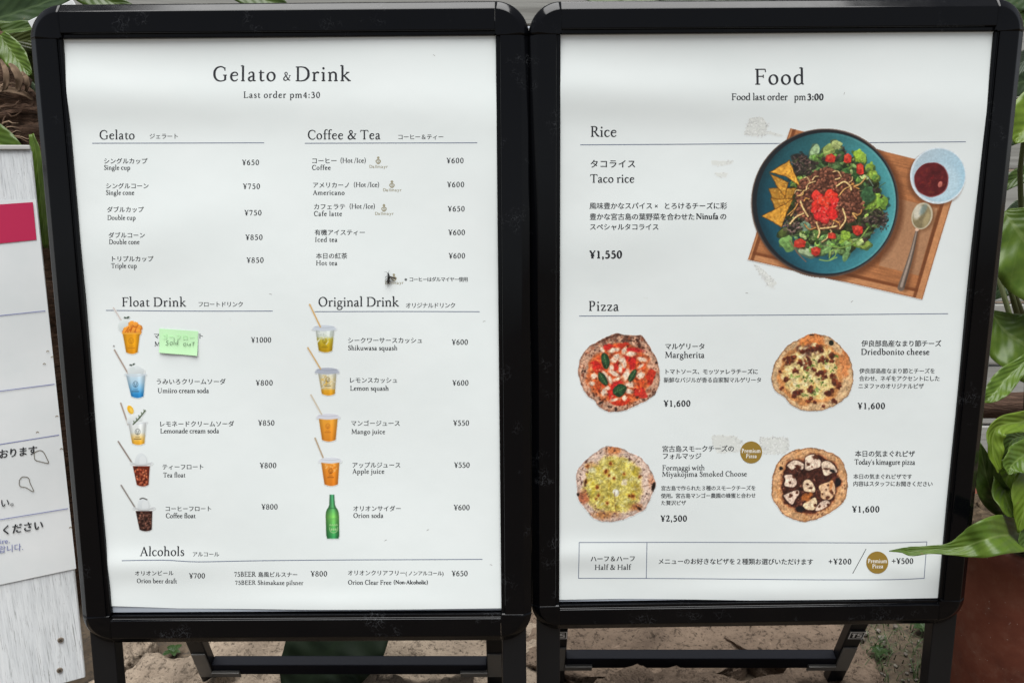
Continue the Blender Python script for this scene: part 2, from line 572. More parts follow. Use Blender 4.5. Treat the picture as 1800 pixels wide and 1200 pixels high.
gdef('m', 780, ST(125, 10, 390), ('l', 30, 370, 20, 125, 392, 34), ('c', 130, 310, 24, 205, 385, 40, 290, 392, 56, 365, 330, 74, 375, 220, 78, 375, 10, 78), ('c', 380, 310, 24, 460, 385, 40, 550, 392, 56, 630, 330, 74, 640, 220, 78, 640, 10, 78), ('s', 125, 14, 85, 80), ('s', 375, 14, 80, 80), ('s', 640, 14, 80, 85))
gdef('n', 520, ST(125, 10, 390), ('l', 30, 370, 20, 125, 392, 34), ('c', 130, 310, 24, 210, 385, 40, 300, 395, 56, 380, 330, 74, 390, 220, 78, 390, 10, 78), ('s', 125, 14, 85, 85), ('s', 390, 14, 85, 85))
gdef('o', 480, ('o', 240, 203, 162, 195, 32, 84))
gdef('p', 510, ST(125, -230, 390), ('l', 30, 370, 20, 125, 392, 34), ('c', 130, 320, 24, 210, 390, 36, 300, 395, 52, 395, 325, 78, 422, 205, 86, 392, 85, 76, 300, 12, 48, 200, 15, 34, 130, 60, 26), ('s', 125, -228, 85, 95))
gdef('q', 510, ST(385, -230, 390), ('c', 380, 330, 28, 310, 395, 36, 220, 395, 46, 115, 320, 76, 82, 200, 86, 110, 80, 78, 200, 12, 50, 300, 25, 34, 380, 90, 26), ('s', 385, -228, 95, 85))
gdef('r', 370, ST(125, 10, 390), ('l', 30, 370, 20, 125, 392, 34), ('c', 130, 290, 26, 200, 370, 46, 270, 395, 64, 335, 360, 58), ('s', 125, 14, 85, 100))
gdef('s', 350, ('c', 285, 310, 20, 265, 375, 30, 195, 402, 36, 120, 380, 52, 95, 310, 66, 150, 240, 76, 250, 180, 78, 285, 100, 70, 240, 25, 48, 160, 6, 38, 95, 30, 30, 65, 105, 18))
gdef('t', 300, ('c', 140, 500, 24, 138, 380, 70, 135, 120, 78, 155, 35, 62, 215, 10, 40, 300, 45, 22), ('l', 45, 385, 30, 290, 385, 30))
gdef('u', 520, ('c', 120, 390, 78, 120, 150, 78, 150, 45, 66, 230, 10, 46, 320, 40, 32, 385, 100, 26), ST(385, 15, 390), ('l', 30, 385, 26, 120, 392, 30), ('l', 295, 385, 26, 385, 392, 30), ('l', 385, 16, 40, 470, 22, 22))
gdef('w', 690, ('l', 95, 390, 80, 225, 10, 74), ('l', 225, 10, 34, 345, 380, 34), ('l', 330, 390, 80, 465, 10, 74), ('l', 465, 10, 34, 590, 385, 34), ('s', 90, 386, 80, 80), ('s', 600, 386, 75, 65))
gdef('y', 480, ('l', 95, 390, 80, 250, 20, 74), ('c', 395, 385, 34, 260, 20, 36, 190, -140, 40, 110, -210, 56, 50, -200, 50), ('s', 90, 386, 80, 80), ('s', 400, 386, 75, 65))
gdef('z', 420, ('l', 70, 384, 32, 355, 384, 32), ('l', 340, 375, 66, 90, 25, 66), ('l', 60, 15, 32, 365, 15, 32), ('l', 68, 390, 26, 60, 290, 18), ('l', 362, 8, 26, 378, 115, 18))
gdef('0', 470, ('o', 235, 300, 150, 292, 34, 84))
gdef('1', 470, ST(240, 5, 590), ('l', 120, 530, 24, 240, 588, 40), ('s', 240, 14, 115, 115))
gdef('2', 470, ('c', 80, 440, 40, 110, 545, 42, 210, 595, 48, 320, 540, 78, 325, 420, 80, 250, 260, 60, 80, 30, 40), ('l', 75, 30, 58, 380, 30, 58), ('l', 385, 20, 40, 405, 130, 22))
gdef('3', 470, ('c', 95, 490, 30, 150, 570, 40, 230, 590, 48, 330, 530, 74, 320, 420, 70, 250, 335, 40, 180, 320, 26), ('c', 200, 325, 28, 330, 290, 66, 375, 185, 84, 330, 60, 70, 220, 6, 46, 110, 25, 50, 70, 80, 40))
gdef('4', 470, ST(310, 5, 590), ('l', 305, 580, 34, 55, 190, 34), ('l', 50, 180, 44, 420, 180, 44), ('s', 310, 14, 85, 85))
gdef('5', 470, ('l', 130, 570, 58, 370, 570, 58), ('l', 140, 575, 28, 115, 345, 28), ('c', 115, 345, 28, 220, 370, 50, 330, 310, 76, 370, 195, 86, 320, 65, 70, 210, 6, 46, 110, 25, 50, 70, 80, 38))
gdef('6', 470, ('c', 370, 585, 24, 240, 520, 50, 130, 390, 76, 95, 230, 84, 130, 70, 74, 240, 8, 42, 345, 70, 74, 370, 185, 82, 330, 310, 66, 240, 355, 42, 130, 290, 28))
gdef('7', 470, ('l', 75, 565, 62, 395, 565, 62), ('l', 385, 560, 34, 190, 0, 66), ('l', 80, 590, 34, 65, 460, 20))
gdef('8', 470, ('o', 235, 445, 118, 140, 32, 66), ('o', 235, 155, 150, 150, 34, 76))
gdef('¥', 500, ST(250, 5, 330), ('l', 75, 590, 76, 250, 310, 70), ('l', 430, 590, 36, 260, 310, 36), ('l', 110, 270, 30, 400, 270, 30), ('l', 110, 170, 30, 400, 170, 30), ('s', 250, 14, 100, 100), ('s', 80, 590, 75, 80), ('s', 430, 590, 70, 65))
gdef(',', 220, ('d', 105, 50, 48), ('c', 125, 40, 44, 125, -40, 32, 65, -120, 16))
gdef('.', 220, ('d', 110, 48, 48))
gdef(':', 240, ('d', 120, 48, 48), ('d', 120, 340, 48))
gdef("'", 180, ('l', 90, 650, 60, 90, 470, 26))
gdef('(', 300, ('c', 235, 730, 26, 130, 560, 54, 95, 300, 70, 130, 40, 54, 235, -130, 26))
gdef(')', 300, ('c', 65, 730, 26, 170, 560, 54, 205, 300, 70, 170, 40, 54, 65, -130, 26))
gdef('/', 360, ('l', 60, -100, 36, 310, 700, 36))
gdef('-', 300, ('l', 50, 220, 44, 250, 220, 44))
gdef('+', 560, ('l', 60, 300, 44, 500, 300, 44), ('l', 280, 80, 44, 280, 520, 44))
gdef('&', 690, ('c', 620, 380, 30, 560, 250, 36, 430, 90, 44, 260, 8, 58, 120, 60, 84, 100, 170, 88, 180, 280, 60, 320, 390, 44, 390, 500, 60, 340, 610, 50, 260, 630, 44, 190, 560, 66, 210, 460, 70, 350, 250, 84, 480, 80, 84, 640, 12, 36), ('s', 610, 386, 90, 70))
gdef(' ', 230)


def stroke_quads(P, bold, raw=False):
    P = np.asarray(P, float)
    d = np.gradient(P[:, :2], axis=0)
    d /= np.linalg.norm(d, axis=1)[:, None] + 1e-9
    nrm = np.stack([-d[:, 1], d[:, 0]], 1)
    h = np.maximum(P[:, 2:3], 30) * .5 * bold + 8 + (bold - 1) * 40
    if raw:
        h = P[:, 2:3] * .5
    V = np.empty((2 * len(P), 2))
    V[0::2] = P[:, :2] + nrm * h
    V[1::2] = P[:, :2] - nrm * h
    F = [(2 * i, 2 * i + 1, 2 * i + 3, 2 * i + 2) for i in range(len(P) - 1)]
    return V, F


_cjk = {}


def cjk(ch, wt):
    """outline of one glyph of the built-in font, horizontals thinned a little like a brush-cut Ming face"""
    key = (ch, wt)
    if key in _cjk:
        return _cjk[key]
    cu = bpy.data.curves.new("g", 'FONT')
    cu.body = ch
    cu.size = 1.0
    cu.resolution_u = 2
    ob = bpy.data.objects.new("g", cu)
    COL.objects.link(ob)
    dg = bpy.context.evaluated_depsgraph_get()
    me = bpy.data.meshes.new_from_object(ob.evaluated_get(dg))
    V = np.array([v.co[:2] for v in me.vertices]) if len(me.vertices) else np.zeros((0, 2))
    F = [tuple(p.vertices) for p in me.polygons]
    bpy.data.objects.remove(ob)
    bpy.data.curves.remove(cu)
    bpy.data.meshes.remove(me)
    if wt and len(V):
        cnt = {}
        for f in F:
            for i in range(len(f)):
                a, b = f[i], f[(i + 1) % len(f)]
                cnt[(a, b)] = cnt.get((a, b), 0) + 1
        rnd = [tuple(np.round(v, 5)) for v in V]
        und = {}
        for (a, b) in cnt:
            und.setdefault(frozenset((rnd[a], rnd[b])), []).append((a, b))
        nrm = {}
        for es in und.values():
            if len(es) == 1:
                a, b = es[0]
                e = V[b] - V[a]
                L = np.hypot(*e)
                if L < 1e-7:
                    continue
                for q in (rnd[a], rnd[b]):
                    nrm.setdefault(q, []).append((e[1] / L, -e[0] / L))   # outward normal of a ccw edge
        sgn = 1.0
        for i, q in enumerate(rnd):
            if q in nrm:
                n_ = np.mean(nrm[q], 0)
                V[i, 0] += n_[0] * (wt * 1.15 + .006)
                V[i, 1] += n_[1] * (wt * .75 - .005)
    _cjk[key] = (V, F)
    return V, F


NARROW = {'(': .5, ')': .5, ' ': .4, '、': .9, '。': .9}


class Print:
    """collects flat printed shapes in photo-pixel space and lays them on a plane"""

    def __init__(s):
        s.V, s.F, s.Z, s.n = [], [], [], 0
        s.lay = 0

    def add(s, V, F):
        s.V.append(np.asarray(V, float))
        s.F += [tuple(i + s.n for i in f) for f in F]
        s.Z.append(np.full(len(V), s.lay * 2.0e-6))
        s.lay = (s.lay + 1) % 60
        s.n += len(V)

    def latin(s, txt, x0, x1, y, cap, bold=1.0, slope=0.0, y1=None):
        adv = [G[c][0] for c in txt]
        k = cap / 650.0
        n = len(txt)
        tot = sum(adv) * k
        tr = (x1 - x0 - tot) / max(n - 1, 1)
        if tr < -.05 * cap:                 # condense rather than overlap
            kx = (x1 - x0) / tot
            tr = 0
        else:
            kx = 1.0
        x = x0
        for c, a in zip(txt, adv):
            for P in G[c][1]:
                V, F = stroke_quads(P, bold)
                X = x + V[:, 0] * k * kx
                Y = y + (X - x0) * slope - V[:, 1] * k
                s.add(np.stack([X, Y], 1), F)
            x += a * k * kx + tr
        return s

    def jp(s, txt, x0, x1, y, em=None, wt=.012, slope=0.0):
        ws = [NARROW.get(c, 1.0) for c in txt]
        u = (x1 - x0) / sum(ws)
        em = em or u * 1.0
        x = x0
        for c, w in zip(txt, ws):
            if c != ' ':
                V, F = cjk(c, wt)
                if len(V):
                    X = x + (u * w - em * (1 if w == 1 else w)) / 2 + (V[:, 0] - (0 if w == 1 else .02)) * em
                    Y = y + (X - x0) * slope - V[:, 1] * em
                    s.add(np.stack([X, Y], 1), F)
            x += u * w
        return s

    ADV = {'D': .72, 'a': .56, 'l': .26, 'm': .86, 'y': .52, 'r': .36, 'i': .26, 'e': .56, '.': .28}

    def sans(s, txt, x0, x1, y, wt=.02, slope=0.0, hk=.98):
        em = (x1 - x0) / sum(s.ADV[c] for c in txt)
        x = x0
        for c in txt:
            V, F = cjk(c, wt)
            X = x + V[:, 0] * em
            s.add(np.stack([X, y + (X - x0) * slope - V[:, 1] * em * hk], 1), F)
            x += s.ADV[c] * em
        return s

    def line(s, pts, w):
        P = np.array([(a, b, w) for a, b in pts], float)
        if len(P) > 2:
            P = catmull(P, 8)
        else:
            P = np.stack([np.linspace(P[0, i], P[1, i], 25) for i in range(3)], 1)
        V, F = stroke_quads(P, 1.0, True)
        s.add(V, F)
        return s

    def stroke(s, pts, w):
        P = catmull(np.array([(a, b, w) for a, b in pts], float), 5)
        V, F = stroke_quads(P, 1.0, True)
        s.add(V, F)
        return s

    def disc(s, cx, cy, r, n=40):
        t = np.linspace(0, 2 * np.pi, n, endpoint=False)
        V = np.stack([cx + r * np.cos(t), cy + r * np.sin(t)], 1)
        s.add(V, [tuple(range(n))])
        return s

    def poly(s, pts):
        s.add(pts, [tuple(range(len(pts)))])
        return s

    def build(s, name, pl, mat, parent, lift=.00010, flat=False, z0=None):
        V = np.concatenate(s.V)
        Z = np.concatenate(s.Z)
        zp = Z_PAPER if z0 is None else z0
        L = pl.local(V[:, 0], V[:, 1], zp)
        z = zp + lift + Z + (0 if flat else wave(L[:, 0], L[:, 1]))
        return mk(name, np.column_stack([L, z]), s.F, mat, parent)

# ------------------------------------------------------------------ printed pictures (flat prints, coloured per vertex)
_rs = np.random.RandomState(11)
_grid = _rs.rand(97, 97)


def vn(X, Y, cell, seed=0):
    x, y = X / cell + seed * 17.3, Y / cell + seed * 9.7
    xi, yi = np.floor(x).astype(int), np.floor(y).astype(int)
    fx, fy = x - xi, y - yi
    fx, fy = fx * fx * (3 - 2 * fx), fy * fy * (3 - 2 * fy)
    g = lambda a, b: _grid[a % 97, b % 97]
    return (g(xi, yi) * (1 - fx) + g(xi + 1, yi) * fx) * (1 - fy) + (g(xi, yi + 1) * (1 - fx) + g(xi + 1, yi + 1) * fx) * fy


def fb(X, Y, cell, seed=0):
    return (vn(X, Y, cell, seed) + .5 * vn(X, Y, cell / 2, seed + 1) + .25 * vn(X, Y, cell / 4, seed + 2)) / 1.75


class Pic:
    def __init__(s, reg, zw=None, step=1.0):
        x0, y0, x1, y1 = reg
        s.reg = reg
        s.k = (zw / (x1 - x0)) if zw else 1.0
        s.off = (x0, y0) if zw else (0, 0)
        nx, ny = int((x1 - x0) / step) + 1, int((y1 - y0) / step) + 1
        s.px, s.py = np.meshgrid(np.linspace(x0, x1, nx), np.linspace(y0, y1, ny))
        s.X, s.Y = (s.px - s.off[0]) * s.k, (s.py - s.off[1]) * s.k
        s.rgb = np.ones(s.X.shape + (3,)) * np.array([228, 232, 230.])
        s.a = np.zeros(s.X.shape)
        s.rs = np.random.RandomState(5)

    def put(s, sd, col, alpha=1.0, soft=1.0, base=True, sl=None):
        m = np.clip(.5 - sd / (s.k * 1.1 * soft), 0, 1) * alpha
        sl = sl or (slice(None), slice(None))
        col = np.asarray(col, float)
        s.rgb[sl] = s.rgb[sl] * (1 - m[..., None]) + col * m[..., None]
        if base:
            s.a[sl] = np.maximum(s.a[sl], m)

    def win(s, x0, y0, x1, y1):
        X, Y = s.X[0], s.Y[:, 0]
        i0, i1 = np.searchsorted(X, [x0, x1])
        j0, j1 = np.searchsorted(Y, [y0, y1])
        return (slice(max(j0 - 1, 0), j1 + 1), slice(max(i0 - 1, 0), i1 + 1))

    def E(s, cx, cy, rx, ry, rot=0, col=(0, 0, 0), alpha=1, soft=1.0, rough=0, tex=0, sh=0, base=False):
        r = max(rx, ry) * 1.3 + 3 * s.k * soft
        sl = s.win(cx - r, cy - r, cx + r, cy + r)
        X, Y = s.X[sl], s.Y[sl]
        if X.size == 0:
            return
        c, n = math.cos(rot), math.sin(rot)
        x, y = (X - cx) * c + (Y - cy) * n, -(X - cx) * n + (Y - cy) * c
        q = np.hypot(x / rx, y / ry)
        sd = (q - 1) * min(rx, ry)
        if rough:
            sd = sd + (vn(X, Y, max(rx, ry) * .6, cx) - .5) * rough * 2 * min(rx, ry)
        C = np.ones(X.shape + (3,)) * np.asarray(col, float)
        if tex:
            C = C * (1 + tex * 2 * (fb(X, Y, max(2.2 * s.k, min(rx, ry) * .5), cy) - .5))[..., None]
        if sh:                                    # printed roundness of a morsel
            C = C * (1 + sh * (-(X - cx) / rx * .3 - (Y - cy) / ry) * .6)[..., None]
        s.put(sd, np.clip(C, 0, 255), alpha, soft, base, sl)

    def S(s, pts, w, col, alpha=1, soft=1.0, base=False, hl=None, w2=None):
        P = catmull(np.asarray(pts, float), 8) if len(pts) > 2 else np.array([np.asarray(pts[0], float) + (np.asarray(pts[1], float) - np.asarray(pts[0], float)) * t for t in np.linspace(0, 1, 9)])
        m = max(w, w2 or 0) + 3 * s.k
        sl = s.win(P[:, 0].min() - m, P[:, 1].min() - m, P[:, 0].max() + m, P[:, 1].max() + m)
        X, Y = s.X[sl], s.Y[sl]
        if X.size == 0:
            return
        best = np.full(X.shape, 1e9)
        n = len(P)
        for i in range(n - 1):
            a, b = P[i], P[i + 1]
            d = b - a
            t = np.clip(((X - a[0]) * d[0] + (Y - a[1]) * d[1]) / (d @ d + 1e-9), 0, 1)
            ww = w + ((w2 - w) * (i + t) / (n - 1) if w2 is not None else 0)
            best = np.minimum(best, np.hypot(X - a[0] - t * d[0], Y - a[1] - t * d[1]) - ww / 2)
        s.put(best, col, alpha, soft, base, sl)
        if hl is not None:
            s.put(best + w * .32, hl, alpha * .7, soft, base, sl)

    def poly_sd(s, pts, smooth=True, n=6):
        P = catmull(pts, n, True) if smooth else np.asarray(pts, float)
        X, Y = s.X, s.Y
        best = np.full(X.shape, 1e18)
        ins = np.zeros(X.shape, bool)
        N = len(P)
        for i in range(N):
            a, b = P[i], P[(i + 1) % N]
            d = b - a
            t = np.clip(((X - a[0]) * d[0] + (Y - a[1]) * d[1]) / (d @ d + 1e-12), 0, 1)
            best = np.minimum(best, (X - a[0] - t * d[0]) ** 2 + (Y - a[1] - t * d[1]) ** 2)
            c = ((a[1] > Y) != (b[1] > Y))
            with np.errstate(divide='ignore', invalid='ignore'):
                xi = (b[0] - a[0]) * (Y - a[1]) / (b[1] - a[1]) + a[0]
            ins ^= c & (X < xi)
        return np.where(ins, -1, 1) * np.sqrt(best)

    def var(s, col, amt, cell, seed=0):
        return np.clip(np.asarray(col, float) * (1 + amt * 2 * (fb(s.X, s.Y, cell, seed) - .5))[..., None], 0, 255)

    def pick(s, sd, lo, hi, n):
        ok = np.argwhere((sd < hi) & (sd > lo))
        if len(ok) == 0:
            return []
        q = ok[s.rs.randint(0, len(ok), n)]
        return [(s.X[j, i], s.Y[j, i]) for j, i in q]

    def U(s, a, b):
        return a + (b - a) * s.rs.rand()

    def build(s, name, pl, parent, lift=.0004, label=None):
        ny, nx = s.X.shape
        L = pl.local(s.px, s.py, Z_PAPER)
        z = Z_PAPER + lift + wave(L[..., 0], L[..., 1])
        V = np.concatenate([L, z[..., None]], -1).reshape(-1, 3)
        idx = np.arange(ny * nx).reshape(ny, nx)
        q = np.stack([idx[1:, :-1], idx[1:, 1:], idx[:-1, 1:], idx[:-1, :-1]], -1).reshape(-1, 4)
        keep = s.a.reshape(-1)[q].max(1) > .04
        q = q[keep]
        used = np.unique(q)
        rm = np.full(ny * nx, -1)
        rm[used] = np.arange(len(used))
        q = rm[q]
        V = V[used]
        c = np.clip(s.rgb.reshape(-1, 3)[used], 0, 255) / 255
        lin = np.where(c <= .04045, c / 12.92, ((c + .055) / 1.055) ** 2.4)
        lin = np.clip(lin / .80 * .79, 0, .9)
        me = bpy.data.meshes.new(name)
        me.vertices.add(len(V))
        me.vertices.foreach_set("co", V.ravel())
        me.loops.add(q.size)
        me.loops.foreach_set("vertex_index", q.ravel().astype(np.int32))
        me.polygons.add(len(q))
        me.polygons.foreach_set("loop_start", np.arange(0, q.size, 4, dtype=np.int32))
        me.polygons.foreach_set("loop_total", np.full(len(q), 4, np.int32))
        me.update(calc_edges=True)
        at_ = me.attributes.new("Col", 'FLOAT_COLOR', 'POINT')
        at_.data.foreach_set("color", np.column_stack([lin, np.ones(len(lin))]).ravel())
        me.materials.append(M_INK)
        o = bpy.data.objects.new(name, me)
        COL.objects.link(o)
        o.parent = parent
        if label:
            o["label"] = label
        return o

def pic_taco(pl, par):
    p = Pic((1300, 215, 1710, 535), 1538)
    X, Y = p.X, p.Y
    U = p.U
    tray = [(335, 40), (1457, 318), (1205, 1168), (52, 905)]
    sd = p.poly_sd(tray, False)
    gx, gy = X * .97 + Y * .24, -X * .24 + Y * .97
    wood = p.var((172, 112, 70), .10, 120, 3) * (1 + .16 * (vn(gx / 16, gy, 9, 4) - .5) + .10 * (vn(gx / 9, gy, 3.5, 7) - .5))[..., None]
    p.put(sd, wood, base=True)

    def edge(a, b):
        a, b = np.array(a, float), np.array(b, float)
        d = (b - a) / np.linalg.norm(b - a)
        return np.abs((X - a[0]) * d[1] - (Y - a[1]) * d[0])
    eb, er, el = edge(tray[2], tray[3]), edge(tray[1], tray[2]), edge(tray[3], tray[0])
    ins = sd < 0
    for e, w in ((eb, 40), (er, 44), (el, 16)):
        p.put(np.where(ins, np.abs(e - w - 11) - 11, 9), (112, 62, 34), .8, 2)
        p.put(np.where(ins, np.abs(e - w / 2) - w / 2, 9), p.var((193, 136, 92), .12, 60, 9), .85)
        p.put(np.where(ins, np.abs(e - 3) - 3, 9), (150, 96, 62), .9)
    p.put(p.poly_sd([(1052, 505), (1308, 568), (1180, 1010), (918, 945)], False), p.var((172, 128, 94), .05, 90, 5), .92)
    p.put(p.poly_sd([(1185, 1012), (1205, 1006), (1318, 600), (1305, 570)], False), (110, 66, 40), .6, 2)
    p.put(np.hypot(X - 585, Y - 550) - 500, (92, 52, 30), .75, 9, base=False)          # print of the bowl's shade on the tray
    # sauce cup
    p.put(np.hypot(X - 1290, Y - 372) - 186, (100, 60, 38), .6, 5, base=False)
    q = np.hypot((X - 1305) / 182, (Y - 353) / 185)
    p.put((q - 1) * 183, (214, 226, 232))
    t = np.clip((X - 1125 + (Y - 170) * .5) / 480, 0, 1)[..., None]
    ci = np.array([182, 196, 203.]) * (1 - t) + np.array([168, 205, 222.]) * t
    p.put((np.hypot((X - 1309) / 172, (Y - 350) / 174) - 1) * 173, ci)
    p.put((np.hypot((X - 1330) / 122, (Y - 400) / 118) - 1) * 120, (198, 220, 229), .6, 12)
    p.put((np.hypot((X - 1262) / 112, (Y - 380) / 117) - 1) * 113 + (vn(X, Y, 50, 3) - .5) * 14, (150, 92, 92))
    p.put((np.hypot((X - 1260) / 107, (Y - 378) / 112) - 1) * 108 + (vn(X, Y, 50, 3) - .5) * 14, p.var((92, 30, 32), .28, 45, 8))
    for _ in range(26):
        a, r = U(0, 6.28), 90 * math.sqrt(U(0, 1))
        p.E(1262 + r * math.cos(a), 380 + r * math.sin(a), U(5, 14), U(4, 9), U(0, 3), (U(95, 140), U(30, 55), U(30, 45)), .55)
    p.E(1320, 410, 14, 20, .3, (205, 120, 105), .9, sh=.2)
    # spoon
    p.S([(1182, 715), (1145, 880), (1088, 1085)], 18, (92, 54, 32), .55, 5, w2=58)
    p.E(1215, 628, 72, 92, .28, (110, 72, 44), .6, 5)
    p.E(1203, 618, 68, 90, .28, (196, 186, 160))
    p.E(1201, 620, 58, 80, .28, (134, 122, 90), tex=.2)
    p.E(1176, 590, 26, 52, .35, (226, 222, 206), .8, 3)
    p.E(1232, 640, 18, 50, .35, (176, 160, 118), .8, 3)
    p.E(1212, 575, 18, 40, .5, (118, 140, 138), .7, 3)
    p.S([(1170, 706), (1130, 880), (1064, 1090)], 15, (112, 96, 84), w2=46)
    p.S([(1168, 716), (1128, 880), (1066, 1080)], 5, (176, 160, 146), .8, 1.5, w2=16)
    p.S([(1176, 716), (1142, 880), (1084, 1086)], 3, (66, 56, 50), .7, 1.5, w2=8)
    p.E(1170, 708, 13, 10, 0, (224, 190, 165))
    # plate
    p.put((np.hypot((X - 563) / 487, (Y - 532) / 488) - 1) * 487, p.var((84, 70, 62), .15, 60, 2), base=True)
    p.put((np.hypot((X - 562) / 478, (Y - 530) / 479) - 1) * 478, (33, 36, 40))
    t = np.clip((X - 110) / 920, 0, 1)[..., None]
    v = np.clip((Y - 80) / 920, 0, 1)[..., None]
    c = np.array([24, 62, 70.]) * (1 - t) + np.array([82, 158, 158.]) * t
    c = c * (1 - .35 * v * (1 - t)) + np.array([8, 30, 46.]) * v * (1 - t * .6) * .9
    c = c * (1 + .12 * (fb(X, Y, 90, 4) - .5))[..., None]
    p.put((np.hypot((X - 572) / 459, (Y - 533) / 464) - 1) * 460, c, 1, 1.6)
    p.put((np.hypot((X - 600) / 452, (Y - 528) / 448) - 1) * -450, np.array([20, 40, 46.]), .42 * np.clip(1 - (X - 90) / 500, 0, 1) * (np.hypot((X - 572) / 459, (Y - 533) / 464) < 1), 10)
    p.put(np.abs((np.hypot((X - 572) / 459, (Y - 533) / 464) - 1) * 460 + 7) - 4, (120, 178, 176), .55 * np.clip((X - 500) / 450, 0, 1), 2)
    p.put(np.hypot((X - 600) / 1.02, Y - 545) - 352, (20, 48, 56), .55, 16)
    # salad bed
    bed = np.hypot((X - 605) / 1.0, Y - 535) - 318 + (fb(X, Y, 90, 5) - .5) * 130
    p.put(bed, p.var((48, 54, 30), .55, 22, 3))
    for cx, cy, rr in ((415, 275, 78), (895, 640, 95), (350, 680, 80), (800, 410, 80), (640, 190, 60)):
        for _ in range(70):
            a, r = U(0, 6.28), rr * math.sqrt(U(0, 1))
            k = U(.6, 1.5)
            p.E(cx + r * math.cos(a), cy + r * math.sin(a), U(4, 13), U(3, 7), U(0, 3), (62 * k, 50 * k, 44 * k), .8)
    for cx, cy, rx, ry, ro, col in ((495, 200, 32, 62, .2, (160, 188, 140)), (505, 275, 45, 55, .4, (112, 146, 84)), (600, 185, 70, 40, -.4, (150, 168, 92)),
                                    (640, 150, 42, 30, .6, (176, 190, 120)), (655, 240, 40, 58, .1, (62, 88, 52)), (600, 298, 78, 34, .25, (88, 118, 72)),
                                    (720, 320, 75, 34, -.3, (72, 112, 58)), (745, 350, 60, 40, .3, (58, 96, 50)), (785, 225, 34, 50, -.5, (152, 184, 60)),
                                    (815, 250, 26, 34, .2, (140, 172, 66)), (855, 310, 30, 42, .2, (128, 156, 58)), (890, 360, 36, 32, .6, (138, 166, 66)),
                                    (820, 430, 55, 36, .3, (54, 72, 48)), (850, 495, 46, 72, .45, (62, 96, 60)), (815, 535, 58, 38, .4, (142, 176, 66)),
                                    (900, 545, 62, 34, -.5, (130, 160, 62)), (945, 515, 36, 34, 0, (120, 150, 62)), (310, 795, 62, 42, .9, (120, 160, 88)),
                                    (390, 725, 50, 40, .3, (92, 118, 72)), (440, 690, 40, 52, .4, (112, 138, 112)), (470, 745, 62, 34, -.2, (86, 112, 56)),
                                    (550, 800, 46, 74, .4, (104, 146, 80)), (450, 850, 78, 38, .2, (176, 196, 150)), (560, 840, 60, 40, -.5, (122, 158, 92)),
                                    (650, 800, 30, 66, -.3, (92, 128, 66)), (705, 770, 46, 48, .3, (136, 168, 62)), (780, 790, 62, 36, .2, (118, 150, 56)),
                                    (835, 810, 46, 30, -.2, (142, 164, 74)), (710, 860, 22, 56, .35, (118, 156, 96)), (290, 730, 42, 30, -.5, (84, 96, 46))):
        p.E(cx, cy, rx, ry, ro, tuple(v * .55 for v in col), .8, rough=.35)
        p.E(cx - 3, cy - 5, rx * .92, ry * .9, ro, col, .95, rough=.42, tex=.26, sh=.18)
        p.S([(cx - rx * .8 * math.cos(ro), cy - rx * .8 * math.sin(ro)), (cx + rx * .8 * math.cos(ro), cy + rx * .8 * math.sin(ro))], 3, tuple(min(255, v * 1.35) for v in col), .55)
    for _ in range(90):
        x, y = p.pick(bed, -150, -12, 1)[0]
        if math.hypot(x - 585, y - 520) < 215:
            continue
        k = U(.5, 1.4)
        c = [(88, 118, 52), (138, 160, 84), (56, 62, 40), (96, 76, 66)][p.rs.randint(4)]
        p.S([(x, y), (x + U(-28, 28), y + U(-24, 24)), (x + U(-50, 50), y + U(-40, 40))], U(3, 7), tuple(v * k for v in c), .8)
    for _ in range(150):
        a, r = U(0, 6.28), 235 + 105 * U(0, 1)
        x, y = 605 + r * math.cos(a), 540 + r * math.sin(a)
        if x < 330 and 300 < y < 690:
            continue
        k = U(.6, 1.25)
        c = [(96, 134, 60), (150, 180, 84), (60, 88, 48), (118, 150, 88), (74, 58, 54), (170, 190, 120)][p.rs.randint(6)]
        ro = U(0, 3)
        p.E(x + 2, y + 5, 22, 12, ro, (26, 32, 20), .5, 2, rough=.4)
        p.E(x, y, U(12, 30), U(7, 17), ro, tuple(min(255, v * k) for v in c), .9, rough=.5, tex=.3, sh=.3)
    for cx, cy, rx, ry in ((412, 280, 66, 60), (905, 640, 74, 56), (345, 690, 60, 40)):
        p.E(cx, cy, rx, ry, .3, (44, 38, 34), .9, 3, rough=.5, tex=.35)
        for _ in range(60):
            a, r = U(0, 6.28), math.sqrt(U(0, 1))
            k = U(.5, 1.6)
            c = [(84, 64, 58), (120, 96, 92), (70, 76, 48)][p.rs.randint(3)]
            x, y = cx + r * rx * math.cos(a), cy + r * ry * math.sin(a)
            p.S([(x, y), (x + U(-12, 12), y + U(-10, 10)), (x + U(-18, 18), y + U(-16, 16))], U(3, 6), tuple(min(255, v * k) for v in c), .85)
    for x, y, rx, ry, ro, c in ((880, 510, 50, 30, -.6, (138, 172, 66)), (950, 530, 34, 40, .2, (112, 148, 58)), (845, 490, 40, 66, .5, (58, 92, 58)), (790, 545, 36, 30, .2, (150, 182, 72))):
        p.E(x + 3, y + 7, rx, ry, ro, (26, 34, 20), .6, 3, rough=.4)
        p.E(x, y, rx, ry, ro, c, 1, rough=.45, tex=.28, sh=.25)
    # seasoned mince
    meat = np.hypot((X - 590) / 1.05, (Y - 510)) - 205 + (fb(X, Y, 70, 9) - .5) * 80
    p.put(meat, p.var((84, 50, 36), .35, 20, 6))
    for x, y in p.pick(meat, -400, 4, 520):
        k = U(.65, 1.5)
        p.E(x, y, U(6, 13), U(5, 9), U(0, 3), (118 * k, 74 * k, 56 * k), .9, sh=.35)
    for x, y in p.pick(meat, -400, 0, 70):
        p.E(x, y, U(3, 6), U(2, 5), 0, (42, 24, 20), .8)
